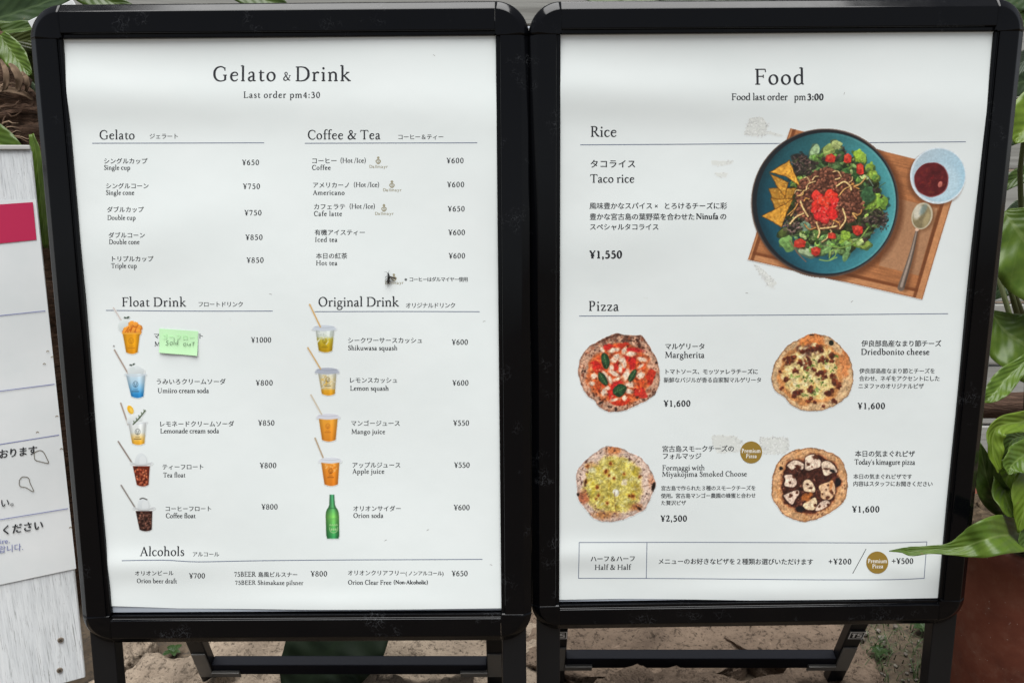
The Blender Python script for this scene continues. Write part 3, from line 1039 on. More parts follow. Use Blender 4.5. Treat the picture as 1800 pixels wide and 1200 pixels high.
    for x, y in p.pick(meat, -110, 10, 20) + p.pick(bed, -180, -60, 5):
        a = U(0, 6.28)
        L = U(20, 46)
        c = [(208, 150, 78), (222, 188, 130), (214, 168, 100)][p.rs.randint(3)]
        pts = [(x, y), (x + L * math.cos(a), y + L * math.sin(a)), (x + 1.8 * L * math.cos(a + U(-.7, .7)), y + 1.8 * L * math.sin(a + U(-.7, .7)))]
        p.S([(q[0] + 3, q[1] + 5) for q in pts], 10, (58, 32, 20), .6)
        p.S(pts, U(6, 9), c, .9, hl=tuple(min(255, v * 1.1) for v in c))
    for pts in ([(640, 420), (690, 392), (728, 420), (736, 445)], [(400, 520), (420, 570), (450, 620)], [(505, 660), (525, 720), (515, 760)], [(680, 570), (698, 640), (660, 700)], [(330, 670), (370, 625), (420, 600)], [(530, 700), (590, 694), (640, 684)]):
        p.S([(a + 3, b + 5) for a, b in pts], 11, (54, 30, 20), .6)
        p.S(pts, 10, (228, 188, 120), hl=(246, 220, 170))
    # nachos
    for tri, sh in (([(190, 435), (380, 430), (345, 500), (235, 570)], .8), ([(205, 500), (355, 505), (245, 620), (225, 560)], .85), ([(195, 330), (330, 248), (398, 420), (300, 360)], 1.05),
                    ([(195, 335), (325, 395), (300, 495), (250, 430)], .9), ([(143, 618), (350, 508), (275, 692), (220, 660)], 1.0)):
        sdt = p.poly_sd(tri, False) + (fb(X, Y, 30, 3) - .5) * 10
        p.put(sdt + 0, (104, 62, 18), .9, 1.5)
        p.put(sdt + 5, p.var((214 * sh, 154 * sh, 58 * sh), .2, 20, 5))
        for x, y in p.pick(sdt, -200, -10, 26):
            p.E(x, y, U(3, 8), U(2, 6), U(0, 3), [(232, 184, 92), (168, 108, 36), (190, 126, 40)][p.rs.randint(3)], .7)
    # chopped tomato
    for x, y, r in ((510, 490, 40), (595, 480, 46), (515, 545, 44), (600, 540, 44), (545, 590, 44), (610, 600, 40), (520, 615, 38), (560, 525, 40), (635, 510, 22), (560, 640, 30), (490, 580, 20)):
        p.E(x + 3, y + 6, r, r * .85, 0, (120, 20, 18), .7, rough=.25)
        p.E(x, y, r, r * .86, U(0, 3), (U(205, 232), U(44, 66), U(40, 52)), 1, rough=.3, tex=.12, sh=.12)
    for _ in range(60):
        a, r = U(0, 6.28), 92 * math.sqrt(U(0, 1))
        p.E(562 + r * .95 * math.cos(a), 548 + r * math.sin(a), U(3, 12), U(2, 6), U(0, 3), [(246, 120, 104), (178, 26, 28), (250, 160, 140), (226, 70, 50)][p.rs.randint(4)], .65)
    for x, y, rx, ry, ro in ((600, 240, 38, 34, .2), (712, 240, 28, 40, -.2), (795, 308, 25, 46, .1), (778, 708, 38, 40, .5), (396, 800, 44, 36, .3), (502, 852, 36, 38, .2), (610, 748, 32, 26, -.2)):
        rx, ry = rx * .86, ry * .86
        p.E(x + 4, y + 7, rx, ry, ro, (60, 26, 18), .6, 3)
        p.put(p.poly_sd([(x + rx * sx_ * (1 + U(-.2, .2)), y + ry * sy_ * (1 + U(-.2, .2))) for sx_, sy_ in ((-1, -.7), (.1, -1), (1, -.5), (.9, .7), (-.1, 1), (-.95, .6))], False), p.var((192, 54, 42), .22, 18, 3), 1, 1.2, base=False)
        p.put(p.poly_sd([(x - rx * .8, y - ry * .55), (x + rx * .1, y - ry * .85), (x + rx * .5, y - ry * .1), (x - rx * .4, y + ry * .1)], False), p.var((222, 92, 66), .22, 14, 6), .7, 2.5, base=False)
    p.S([(590, 815), (680, 825), (780, 780), (850, 690)], 10, (108, 138, 66), hl=(158, 182, 100))
    p.S([(590, 895), (600, 850), (630, 840), (628, 880), (595, 905)], 7, (140, 176, 84))
    p.S([(330, 780), (380, 860), (435, 918)], 6, (128, 92, 74))
    p.S([(525, 905), (580, 912), (640, 890)], 7, (138, 172, 92))
    p.S([(880, 420), (850, 370), (830, 350)], 4, (150, 170, 150))
    food = np.hypot(X - 600, Y - 530) < 350
    p.rgb *= (1 + (.10 + .30 * food) * (vn(X, Y, 9, 40) - .5))[..., None]
    return p.build("dish_picture", pl, par, .00025, "printed photo of a salad bowl on a wooden tray with sauce cup and spoon")


def pizza_base(reg, zw, outline, crust, seed, edge=(120, 80, 60)):
    p = Pic(reg, zw, .8)
    p.rs = np.random.RandomState(seed)
    sd = p.poly_sd(outline, True, 5) + (fb(p.X, p.Y, 60, seed) - .5) * 22
    c = p.var(crust, .16, 90, seed) * (1 + .14 * (fb(p.X, p.Y, 22, seed + 4) - .5))[..., None]
    p.put(sd, c, base=True)
    k = np.clip(1 + sd / 26, 0, 1)
    p.put(sd, np.array(edge, float), .55 * k, base=False)
    return p, sd


def char_spots(p, sd, n, lo, hi, r0, r1, col, alpha=.85):
    for x, y in p.pick(sd, lo, hi, n):
        r = p.U(r0, r1)
        p.E(x, y, r * p.U(.8, 1.5), r * p.U(.6, 1), p.U(0, 3), col, alpha * p.U(.6, 1), 1.2, rough=.3)


def pic_margherita(pl, par):
    o = [(650, 78), (740, 100), (880, 108), (960, 112), (1020, 190), (1100, 320), (1165, 430), (1195, 590), (1190, 760), (1130, 880), (1030, 960), (870, 1030), (740, 1090), (610, 1110), (480, 1095), (370, 1020), (330, 960), (230, 880), (180, 800), (130, 640), (125, 540), (160, 400), (260, 270), (370, 195), (520, 120)]
    p, sd = pizza_base((1000, 575, 1180, 735), 1350, o, (205, 160, 132), 21, (90, 54, 42))
    X, Y, U = p.X, p.Y, p.U
    inn = np.hypot((X - 665) / 1.06, (Y - 610)) - 405 + (fb(X, Y, 120, 8) - .5) * 130
    p.put(inn + 5, p.var((208, 110, 62), .2, 60, 6), 1, 4, base=False)
    p.put(inn + 45, p.var((200, 84, 42), .35, 55, 5), 1, 4, base=False)
    top = np.clip((330 - Y) / 160, 0, 1)
    p.put(sd + 6, p.var((70, 42, 34), .3, 30, 3), .8 * top * np.clip((fb(X, Y, 50, 9) - .35) * 4, 0, 1), 3, base=False)
    char_spots(p, sd, 150, -130, -8, 5, 15, (82, 38, 26))
    char_spots(p, sd, 60, -150, -20, 8, 22, (142, 70, 44), .6)
    char_spots(p, sd, 18, -110, -12, 14, 30, (44, 26, 22))
    for x, y, rx, ry, ro in ((350, 500, 85, 55, .1), (520, 270, 90, 42, .1), (850, 300, 130, 34, .1), (830, 470, 40, 120, .2), (620, 520, 42, 90, -.1), (740, 400, 50, 50, 0), (620, 730, 90, 40, -.2), (560, 870, 45, 110, .2), (700, 560, 60, 50, .3), (470, 450, 40, 90, .2), (680, 970, 120, 50, 0), (950, 860, 90, 60, .4), (1080, 640, 50, 90, .2), (390, 560, 70, 34, .1), (700, 240, 90, 40, 0)):
        p.E(x, y, rx, ry, ro, (U(184, 204), U(34, 52), U(28, 40)), .92, 2, rough=.4, tex=.16)
    for x, y in p.pick(inn, -400, -60, 90):
        p.E(x, y, U(8, 30), U(6, 18), U(0, 3), [(226, 120, 60), (206, 62, 40), (236, 160, 92), (176, 44, 30), (240, 190, 130)][p.rs.randint(5)], .6, 1.6, rough=.3)
    for x, y, rx, ry, ro in ((595, 300, 75, 32, -.25), (725, 320, 32, 60, .5), (820, 352, 82, 34, .05), (975, 425, 72, 40, .35), (590, 430, 60, 40, -.3), (640, 390, 55, 45, .2), (705, 450, 42, 90, -.4), (680, 540, 26, 62, .1), (560, 540, 34, 60, .2), (600, 610, 85, 28, .45), (760, 620, 44, 90, .45), (940, 630, 62, 66, 0), (950, 510, 50, 18, -.6), (800, 750, 75, 48, -.2), (490, 640, 30, 80, -.6), (540, 690, 26, 60, -.5), (330, 640, 48, 44, .2), (465, 860, 44, 62, .3), (600, 955, 60, 18, -.3), (730, 930, 34, 40, .3), (790, 850, 66, 40, .2), (310, 740, 44, 32, 0), (440, 300, 20, 50, -.5), (640, 680, 60, 20, -.4), (510, 800, 34, 30, 0)):
        p.E(x + 4, y + 7, rx, ry, ro, (150, 60, 40), .55, 3, rough=.4)
        p.E(x, y, rx * .95, ry * .9, ro, (228, 150, 104), .8, 3, rough=.5, tex=.2)
        p.E(x, y, rx * .82, ry * .78, ro, (234, 206, 180), .9, 2.2, rough=.5, tex=.14)
        p.E(x - 5, y - 5, rx * .5, ry * .45, ro, (244, 232, 214), .6, 4, rough=.3)
    char_spots(p, inn, 30, -300, -20, 8, 20, (92, 34, 20), .7)
    for x, y, rx, ry, ro in ((480, 440, 50, 100, -.2), (445, 675, 46, 100, -.55), (835, 640, 38, 88, .55), (665, 828, 96, 74, -.5)):
        p.E(x + 6, y + 8, rx, ry, ro, (70, 24, 16), .6, 3)
        p.E(x, y, rx, ry, ro, (34, 62, 38), 1, 1.2, rough=.16, tex=.3)
        p.E(x - 8, y - 6, rx * .6, ry * .6, ro, (62, 104, 62), .7, 4, tex=.25)
        dx, dy = -math.sin(ro) * ry, math.cos(ro) * ry
        if rx > ry:
            dx, dy = math.cos(ro) * rx, math.sin(ro) * rx
        p.S([(x - dx * .85, y - dy * .85), (x + dx * .85, y + dy * .85)], 6, (110, 150, 96), .8)
        for t in (-.5, -.15, .2, .5):
            p.S([(x + dx * t, y + dy * t), (x + dx * (t + .2) - dy * .3, y + dy * (t + .2) + dx * .3)], 4, (24, 46, 28), .7)
            p.S([(x + dx * t, y + dy * t), (x + dx * (t + .2) + dy * .3, y + dy * (t + .2) - dx * .3)], 4, (24, 46, 28), .7)
    p.rgb *= (1 + .34 * (vn(X, Y, 15, 31) - .5) + .22 * (vn(X, Y, 34, 37) - .5))[..., None]
    return p.build("pizza_picture", pl, par, .00025, "printed pizza with red sauce, white cheese and four basil leaves")


def pic_bonito(pl, par):
    o = [(640, 88), (760, 105), (860, 135), (930, 190), (1010, 270), (1090, 380), (1140, 500), (1160, 640), (1145, 780), (1090, 900), (980, 1000), (860, 1060), (740, 1098), (610, 1108), (480, 1085), (360, 1030), (250, 920), (140, 840), (95, 750), (85, 650), (130, 480), (210, 340), (320, 225), (480, 140)]
    p, sd = pizza_base((1345, 575, 1525, 735), 1350, o, (222, 184, 138), 33, (120, 84, 60))
    X, Y, U = p.X, p.Y, p.U
    p.put(np.abs(sd + 3) - 3, (112, 78, 60), .6, base=False)
    inn = np.hypot((X - 610) / 1.0, (Y - 600)) - 425 + (fb(X, Y, 110, 8) - .5) * 120
    p.put(inn, p.var((204, 130, 70), .3, 60, 6), .8, 5, base=False)
    p.put(inn + 70, p.var((232, 204, 140), .2, 50, 5), 1, 5, base=False)
    p.put(np.hypot((X - 600) / 1.4, Y - 180) - 110 + (fb(X, Y, 60, 4) - .5) * 80, p.var((204, 116, 58), .25, 40, 7), .8, 6, base=False)
    p.put(np.hypot((X - 1050) / .6, (Y - 480) / 1.7) - 110 + (fb(X, Y, 60, 5) - .5) * 80, p.var((206, 122, 66), .25, 40, 7), .8, 6, base=False)
    p.put(np.hypot((X - 560) / 2.1, (Y - 300)) - 75 + (fb(X, Y, 60, 2) - .5) * 90, p.var((104, 66, 56), .35, 26, 7), .9, 6, base=False)
    for x, y in p.pick(inn, -420, -60, 110):
        p.E(x, y, U(14, 48), U(10, 28), U(0, 3), [(238, 224, 176), (230, 206, 150), (214, 160, 84), (240, 232, 200), (222, 196, 120)][p.rs.randint(5)], .65, 3, rough=.4)
    for x, y, r in ((270, 690, 55), (400, 880, 62), (470, 840, 40), (590, 810, 52), (600, 860, 36), (850, 850, 62), (800, 875, 34), (940, 720, 70), (980, 790, 40), (900, 640, 50), (760, 610, 62), (780, 660, 42), (590, 960, 50), (650, 980, 30), (330, 420, 62), (380, 390, 48), (450, 460, 60), (300, 470, 44), (400, 570, 46), (650, 290, 56), (720, 280, 62), (560, 290, 44), (470, 310, 50), (740, 420, 62), (800, 440, 48), (870, 370, 56), (880, 440, 40), (560, 470, 60), (540, 540, 44), (640, 560, 40), (920, 970, 46), (770, 1040, 26), (220, 800, 30), (560, 410, 36), (690, 620, 34), (250, 420, 26), (200, 580, 22)):
        for _ in range(6):
            xx, yy = x + U(-.65, .65) * r, y + U(-.5, .5) * r
            p.E(xx + 3, yy + 6, r * U(.4, .65), r * U(.25, .45), U(0, 3), (78, 38, 24), .65, 2, rough=.4)
            p.E(xx, yy, r * U(.22, .5), r * U(.14, .34), U(0, 3), [(122, 54, 36), (96, 44, 32), (148, 74, 44), (86, 46, 40)][p.rs.randint(4)], .9, 1.4, rough=.4, sh=.3)
    for x, y in ((580, 530), (640, 480), (650, 440), (350, 630), (420, 640), (480, 650), (520, 690), (440, 770), (530, 890), (660, 860), (700, 830), (650, 900), (770, 740), (740, 700), (580, 660), (540, 600), (800, 460), (930, 380), (860, 560), (700, 800), (600, 720), (930, 520)):
        for _ in range(4):
            p.E(x + U(-36, 36), y + U(-28, 28), U(11, 22), U(6, 13), U(0, 3), [(104, 132, 56), (134, 160, 78), (70, 92, 44), (160, 182, 110)][p.rs.randint(4)], .85)
    char_spots(p, inn, 60, -420, -30, 4, 11, (92, 50, 26), .6)
    char_spots(p, sd, 14, -60, -5, 8, 16, (120, 70, 44), .6)
    p.E(868, 205, 34, 36, 0, (34, 36, 28), 1, 1.4)
    p.E(610, 100, 34, 12, 0, (52, 40, 32), .9)
    p.rgb *= (1 + .34 * (vn(X, Y, 15, 31) - .5) + .22 * (vn(X, Y, 34, 37) - .5))[..., None]
    return p.build("pizza_picture", pl, par, .00025, "printed pizza with brown fish flakes and chopped green onion")


def pic_formaggi(pl, par):
    o = [(500, 68), (610, 68), (720, 100), (850, 160), (950, 200), (1050, 300), (1120, 410), (1165, 520), (1180, 590), (1135, 700), (1080, 830), (1020, 930), (900, 990), (760, 1055), (640, 1085), (500, 1090), (380, 1065), (300, 1010), (210, 900), (140, 800), (110, 720), (120, 640), (100, 520), (110, 400), (160, 325), (250, 235), (360, 150)]
    p, sd = pizza_base((1000, 775, 1180, 930), 1394, o, (216, 190, 172), 45, (150, 112, 100))
    X, Y, U = p.X, p.Y, p.U
    inn = np.hypot((X - 610) / 1.02, (Y - 590)) - 400 + (fb(X, Y, 110, 8) - .5) * 110
    p.put(inn, p.var((206, 178, 110), .18, 60, 6), .9, 6, base=False)
    p.put(inn + 30, p.var((202, 186, 92), .22, 70, 5), 1, 5, base=False)
    for cx, cy, rx, ry, c in ((610, 120, 110, 60, (196, 118, 66)), (200, 760, 75, 90, (170, 92, 60)), (480, 1000, 150, 50, (190, 126, 72)), (900, 890, 80, 50, (176, 104, 56)), (1120, 530, 40, 70, (204, 140, 104)), (290, 320, 70, 40, (214, 170, 110))):
        p.put((np.hypot((X - cx) / rx, (Y - cy) / ry) - 1) * min(rx, ry) + (fb(X, Y, 50, 3) - .5) * 60, p.var(c, .25, 18, 4), .85 * (sd < -3), 6, base=False)
    for x, y in p.pick(inn, -420, -30, 190):
        p.E(x, y, U(10, 52), U(8, 26), U(0, 3), [(214, 204, 128), (188, 166, 48), (226, 222, 170), (176, 146, 40), (206, 196, 104), (222, 212, 150), (150, 122, 50)][p.rs.randint(7)], .55, 2.4, rough=.45)
    for _ in range(60):
        x, y = p.pick(inn, -420, -40, 1)[0]
        p.S([(x, y), (x + U(-40, 40), y + U(-20, 20)), (x + U(-70, 70), y + U(-40, 40))], U(4, 8), [(236, 230, 180), (140, 112, 40), (230, 214, 140)][p.rs.randint(3)], .6, 1.4)
    for x, y, r in ((565, 300, 26), (505, 408, 32), (610, 500, 22), (385, 625, 28), (400, 735, 24), (545, 460, 20), (250, 335, 24), (870, 745, 34), (520, 840, 24), (750, 440, 20), (230, 545, 22), (960, 480, 20), (370, 780, 16), (820, 740, 20)):
        p.E(x, y, r * 1.2, r, U(0, 3), (186, 120, 50), .8, 4, rough=.3)
        p.E(x, y, r * .8, r * .65, U(0, 3), (124, 62, 26), .95, 1.5, rough=.4)
    p.E(640, 690, 42, 46, 0, (226, 222, 206), .95, 2, rough=.3)
    p.E(750, 550, 46, 40, 0, (222, 206, 176), .9, 2, rough=.3)
    p.E(310, 390, 50, 36, 0, (222, 218, 178), .8, 3, rough=.3)
    for pts in ([(500, 70), (510, 160), (530, 240)], [(150, 370), (240, 410)], [(110, 720), (230, 680)], [(380, 900), (320, 1010)], [(630, 860), (640, 960), (650, 1010)], [(900, 830), (1000, 890)], [(1000, 610), (1090, 590)], [(930, 230), (870, 300)], [(620, 690), (625, 820)]):
        p.S(pts, 8, (112, 70, 42), .8, 1.5)
    char_spots(p, sd, 90, -140, -10, 5, 13, (108, 66, 64), .8)
    char_spots(p, sd, 24, -90, -10, 9, 16, (62, 38, 34), .9)
    p.E(1150, 620, 24, 60, .2, (36, 26, 22), 1, 1.4, rough=.3, base=True)
    p.E(125, 722, 18, 22, 0, (50, 34, 30), 1, 1.4)
    p.E(960, 915, 34, 20, .6, (48, 28, 20), .9, 2)
    p.E(225, 555, 14, 48, .2, (74, 40, 24), .9, 2)
    p.rgb *= (1 + .34 * (vn(X, Y, 15, 31) - .5) + .22 * (vn(X, Y, 34, 37) - .5))[..., None]
    return p.build("pizza_picture", pl, par, .00025, "printed yellow cheese pizza with pale speckled crust, cut in slices")


def pic_kimagure(pl, par):
    o = [(640, 98), (760, 105), (890, 145), (1010, 190), (1080, 260), (1130, 350), (1155, 470), (1160, 620), (1145, 740), (1090, 850), (990, 930), (880, 990), (760, 1050), (640, 1085), (520, 1090), (400, 1050), (290, 1000), (220, 900), (150, 800), (130, 680), (135, 520), (170, 380), (240, 260), (350, 170), (490, 120)]
    p, sd = pizza_base((1340, 775, 1520, 930), 1394, o, (212, 164, 118), 57, (128, 84, 60))
    X, Y, U = p.X, p.Y, p.U
    p.put(np.abs(sd + 4) - 4, (120, 76, 52), .6, base=False)
    char_spots(p, sd, 60, -220, -10, 14, 50, (196, 138, 84), .5)
    inn = p.poly_sd([(660, 180), (820, 200), (900, 260), (1020, 340), (1030, 440), (1075, 560), (1010, 650), (980, 800), (900, 880), (760, 950), (700, 980), (500, 965), (420, 900), (310, 850), (270, 720), (280, 520), (300, 420), (330, 300), (460, 255), (580, 250)]) + (fb(X, Y, 60, 3) - .5) * 60
    p.put(inn - 10, p.var((150, 82, 50), .3, 40, 6), .8, 4, base=False)
    p.put(inn + 8, p.var((70, 38, 30), .5, 40, 5), 1, 2.5, base=False)
    for x, y in p.pick(inn, -400, -14, 190):
        p.E(x, y, U(5, 22), U(4, 12), U(0, 3), [(112, 60, 44), (36, 28, 28), (140, 84, 62), (52, 44, 42), (196, 140, 110), (30, 26, 28)][p.rs.randint(6)], .65, 1.4, rough=.4)
    for pts, c in (([(345, 330), (420, 270), (500, 275), (575, 330), (540, 390), (480, 345), (410, 390), (355, 350)], (232, 204, 178)),
                   ([(600, 220), (700, 185), (770, 240), (812, 300), (790, 350), (700, 380), (640, 400), (590, 380), (590, 290)], (232, 206, 182)),
                   ([(815, 300), (900, 275), (985, 340), (1020, 420), (960, 430), (900, 465), (850, 465), (825, 400)], (230, 204, 176)),
                   ([(305, 470), (400, 460), (450, 510), (470, 570), (440, 620), (380, 625), (305, 600), (318, 530)], (228, 198, 176)),
                   ([(610, 525), (670, 550), (720, 640), (710, 695), (640, 690), (570, 670), (558, 570)], (232, 200, 162)),
                   ([(310, 730), (400, 690), (490, 670), (500, 720), (450, 790), (410, 860), (350, 820), (295, 750)], (230, 200, 178)),
                   ([(790, 600), (900, 560), (960, 540), (995, 640), (985, 720), (930, 790), (850, 795), (800, 760), (800, 690), (775, 650)], (226, 178, 130)),
                   ([(560, 860), (650, 800), (720, 770), (745, 830), (730, 920), (640, 935), (570, 905)], (232, 204, 160)),
                   ([(730, 945), (740, 900), (800, 830), (880, 805), (920, 850), (860, 900), (790, 935)], (230, 200, 176))):
        s2 = p.poly_sd(pts)
        p.put(s2 - 12, (44, 24, 20), .85, 4, base=False)
        p.put(s2, p.var(c, .09, 40, 5), 1, 1.3, base=False)
        p.put(s2 + 14, np.array([240, 218, 198.]), .35, 8, base=False)
    p.E(600, 770, 80, 60, -.4, (192, 110, 52), .9, 3, rough=.4, tex=.25)
    for x, y, rx, ry in ((632, 320, 28, 24), (490, 350, 40, 26), (720, 220, 30, 22), (750, 235, 24, 18), (880, 380, 44, 14), (380, 565, 18, 18), (430, 490, 18, 26), (385, 745, 28, 24), (475, 700, 20, 20), (900, 600, 16, 14), (820, 720, 14, 14), (870, 660, 12, 12), (660, 640, 34, 14), (620, 590, 22, 14), (780, 890, 14, 22), (895, 865, 18, 18), (720, 870, 22, 20), (680, 350, 10, 14), (945, 700, 22, 40), (890, 770, 30, 24)):
        p.E(x, y, rx, ry, U(-.5, .5), (72, 34, 22), .9, 1.6, rough=.35)
    for x, y, rx, ry, ro in ((1035, 560, 40, 60, .2), (520, 925, 66, 38, .1), (258, 372, 26, 26, 0), (960, 410, 40, 22, .3)):
        p.E(x, y, rx, ry, ro, (34, 30, 30), 1, 1.6, rough=.2)
    p.E(940, 600, 22, 70, .2, (196, 120, 62), .8, 3)
    char_spots(p, sd, 46, -140, -12, 4, 12, (96, 52, 36), .8)
    p.rgb *= (1 + .34 * (vn(X, Y, 15, 31) - .5) + .22 * (vn(X, Y, 34, 37) - .5))[..., None]
    return p.build("pizza_picture", pl, par, .00025, "printed pizza with large white cheese pieces on dark brown topping")


def cup(p, x0t, x1t, yt, x0b, x1b, yb, fn, curve=3.0):
    X, Y = p.X, p.Y
    t = np.clip((Y - yt) / (yb - yt), 0, 1)
    l, r = x0t + (x0b - x0t) * t, x1t + (x1b - x1t) * t
    mid, hw = (l + r) / 2, (r - l) / 2
    u = (X - mid) / hw
    bot = yb - curve * u * u
    sd = np.maximum(np.maximum(l - X, X - r), np.maximum(yt - Y, Y - bot))
    c = fn(t, u)
    c = c * (1 - .24 * np.clip(np.abs(u) - .55, 0, 1)[..., None] / .45) * (1 + .10 * np.exp(-((u - .35) / .2) ** 2))[..., None]
    p.put(sd, np.clip(c, 0, 255))


def logo(p, x, y, col, al=.6, s=1.0):
    n = 14
    a = [(x + 4.4 * s * math.cos(i / n * 6.28), y - 2 + 5 * s * math.sin(i / n * 6.28)) for i in range(n + 1)]
    p.S(a, .8, col, al)
    p.S([(x - 2 * s, y - 4 * s), (x - 1 * s, y + 1 * s)], .9, col, al)
    p.S([(x + 2 * s, y - 4 * s), (x + .5 * s, y + 2 * s), (x - 1, y + 2)], .9, col, al)
    p.S([(x - 3.5 * s, y + 7 * s), (x + 3.5 * s, y + 7 * s)], 1.0, col, al * .7)
    p.S([(x - 6 * s, y + 10.5 * s), (x + 6 * s, y + 10.5 * s)], 1.3, col, al)


def flat(c):
    return lambda t, u: np.ones(t.shape + (3,)) * np.array(c, float)


def grad(*st):
    pos = [s[0] for s in st]
    cs = np.array([s[1] for s in st], float)
    return lambda t, u: np.stack([np.interp(t, pos, cs[:, i]) for i in range(3)], -1)


def pics_drinks(pl, par):
    def new(x0, y0, x1, y1):
        return Pic((x0, y0, x1, y1), None, .7)
    STRAW = (158, 142, 130)
    # mango float
    p = new(192, 536, 256, 628)
    p.S([(199, 541), (215, 567)], 2.2, (200, 190, 184), base=True)
    p.E(218, 573, 11, 11, 0, (206, 214, 212), base=True, sh=.12)
    for x, y, r in ((231, 569, 6), (241, 575, 7), (222, 580, 6), (232, 580, 8), (243, 582, 5), (226, 576, 5), (238, 570, 5), (219, 583, 5)):
        p.E(x + .6, y + 1.2, r, r * .9, 0, (180, 92, 20), .8, rough=.3, base=True)
        p.E(x, y, r * .9, r * .8, 0, (236, 154, 56), 1, rough=.3, sh=.18, base=True)
    for pts in ([(220, 584), (226, 575)], [(229, 583), (233, 574)], [(236, 584), (239, 577)]):
        p.S(pts, 1.6, (186, 88, 22), .8)
    cup(p, 215, 246, 585, 222, 241.5, 622, grad((0, (216, 148, 30)), (.5, (224, 156, 22)), (1, (206, 134, 16))))
    p.S([(214, 586), (247, 586)], 2, (238, 176, 70), .8)
    logo(p, 230.5, 601, (168, 108, 20), .8)
    p.E(219.5, 558.5, 2.4, 1.6, .4, (62, 78, 66), base=True)
    p.E(224.5, 558, 2.8, 1.8, -.4, (62, 78, 66), base=True)
    p.build("drink_picture", pl, par, .00025, "printed mango float in a cup")
    # blue cream soda
    p = new(196, 604, 262, 704)
    p.S([(201, 615), (225, 656)], 2.6, STRAW, base=True)
    p.E(199.8, 608, 1.3, 1.3, 0, (120, 120, 118), base=True)
    p.E(238, 652, 15, 10, 0, (206, 213, 213), base=True, rough=.2, sh=.12)
    p.E(233, 649, 5, 5, 0, (206, 214, 213), .8)
    cup(p, 221, 256, 657, 232, 252.5, 699, grad((0, (200, 214, 220)), (.35, (168, 200, 218)), (.62, (116, 174, 210)), (.85, (44, 132, 190)), (1, (34, 118, 178))))
    p.S([(219.5, 658), (238, 660.5), (257, 658)], 2.4, (196, 206, 212), .9, base=True)
    logo(p, 238.5, 677, (52, 76, 96), .85)
    p.E(230, 641.5, 2.6, 1.6, .3, (70, 84, 78), base=True)
    p.E(235, 640, 2.4, 1.6, -.5, (70, 84, 78), base=True)
    p.build("drink_picture", pl, par, .00025, "printed blue cream soda in a cup")
    # lemonade cream soda
    p = new(206, 702, 266, 786)
    p.S([(213, 708), (226, 745)], 2.6, STRAW, base=True)
    p.E(230, 719.5, 5, 8, -.5, (226, 172, 36), base=True, sh=.1)
    p.E(231.5, 720.5, 2.6, 5, -.5, (240, 200, 90), .9)
    p.E(237, 738, 14, 10, -.2, (208, 214, 212), base=True, sh=.14)
    cup(p, 226, 258, 741, 234, 255, 781, grad((0, (222, 226, 226)), (.45, (214, 218, 212)), (.7, (226, 190, 112)), (.9, (226, 166, 44)), (1, (218, 160, 50))))
    p.S([(226, 742), (242, 744), (259, 741)], 1.8, (206, 212, 214), .9, base=True)
    p.S([(235, 745), (245, 735), (256, 721)], 2.2, (74, 86, 66), base=True)
    for t in range(9):
        x, y = 237 + t * 2.2, 743 - t * 2.5
        p.S([(x, y), (x + 3.4 * (1 if t % 2 else -.3), y - 3.6)], 1.6, (84, 100, 76), base=True)
    logo(p, 243, 760, (60, 66, 66), .8)
    p.build("drink_picture", pl, par, .00025, "printed lemonade cream soda with rosemary sprig in a cup")

    def iced(p, x0t, x1t, yt, x0b, x1b, yb, c, lt, cx, cy, top, rs):
        p.E(cx, cy, (x1t - x0t) * .37, cy - top + 3, 0, (206, 212, 213), base=True, sh=.1)
        p.E(cx + 3, cy - 2, (x1t - x0t) * .2, (cy - top) * .7, 0, (221, 226, 226), .8)
        cup(p, x0t, x1t, yt, x0b, x1b, yb, flat(c))
        for _ in range(130):
            t = rs.rand()
            l, r = x0t + (x0b - x0t) * t + 2, x1t + (x1b - x1t) * t - 2
            x, y = l + (r - l) * rs.rand(), yt + 2 + (yb - yt - 4) * t
            k = .5 + rs.rand()
            cc = lt if rs.rand() < .45 else tuple(v * .6 for v in c)
            p.E(x, y, 1 + 1.6 * rs.rand(), .8 + rs.rand(), rs.rand() * 3, tuple(v * k for v in cc), .65)
        p.S([(x0t - 3, yt - 5), (cx, yt - 2.2), (x1t + 3, yt - 5)], 4.2, (204, 209, 210), .95, base=True)
        p.S([(x0t - 1, yt - 4), (cx, yt - 1), (x1t + 1, yt - 4)], 1.0, (140, 136, 132), .6)
    rs = np.random.RandomState(3)
    p = new(204, 770, 272, 859)
    p.S([(209, 775), (233, 812)], 2.5, (128, 116, 108), base=True)
    iced(p, 234.5, 264.5, 818, 242, 262, 854, (118, 44, 26), (196, 110, 76), 249, 811, 798, rs)
    p.build("drink_picture", pl, par, .00025, "printed red brown tea float in a cup")
    p = new(208, 846, 276, 938)
    p.S([(214, 852), (238, 891)], 2.5, (128, 122, 116), base=True)
    iced(p, 239, 268.5, 897, 246, 267, 933, (58, 32, 26), (134, 92, 76), 253, 890, 876, rs)
    p.S([(247, 876), (252, 874.5), (259, 877)], 2, (82, 82, 80), base=True)
    p.build("drink_picture", pl, par, .00025, "printed dark coffee float in a cup")

    def lidcup(reg, straw, sc, lid, body, fn, lg, lab, lidc=(196, 204, 212), inner=None):
        p = new(*reg)
        lx0, lx1, ly0, ly1 = lid
        cup(p, *body, fn)
        if inner:
            inner(p)
        m = (lx0 + lx1) / 2
        p.put(np.hypot((p.X - m) / (lx1 - lx0) * 2, (p.Y - (ly0 + ly1) / 2) / (ly1 - ly0) * 2) * 6 - 6, np.array(lidc, float) * 1.02)
        p.S([(lx0, ly1 - 2), (m, ly1), (lx1, ly1 - 2)], 3.2, lidc, .95, base=True)
        p.S([(lx0 + 3, ly0 + 3.4), (m, ly0 + 5), (lx1 - 3, ly0 + 3.4)], .9, tuple(v * .8 for v in lidc), .7)
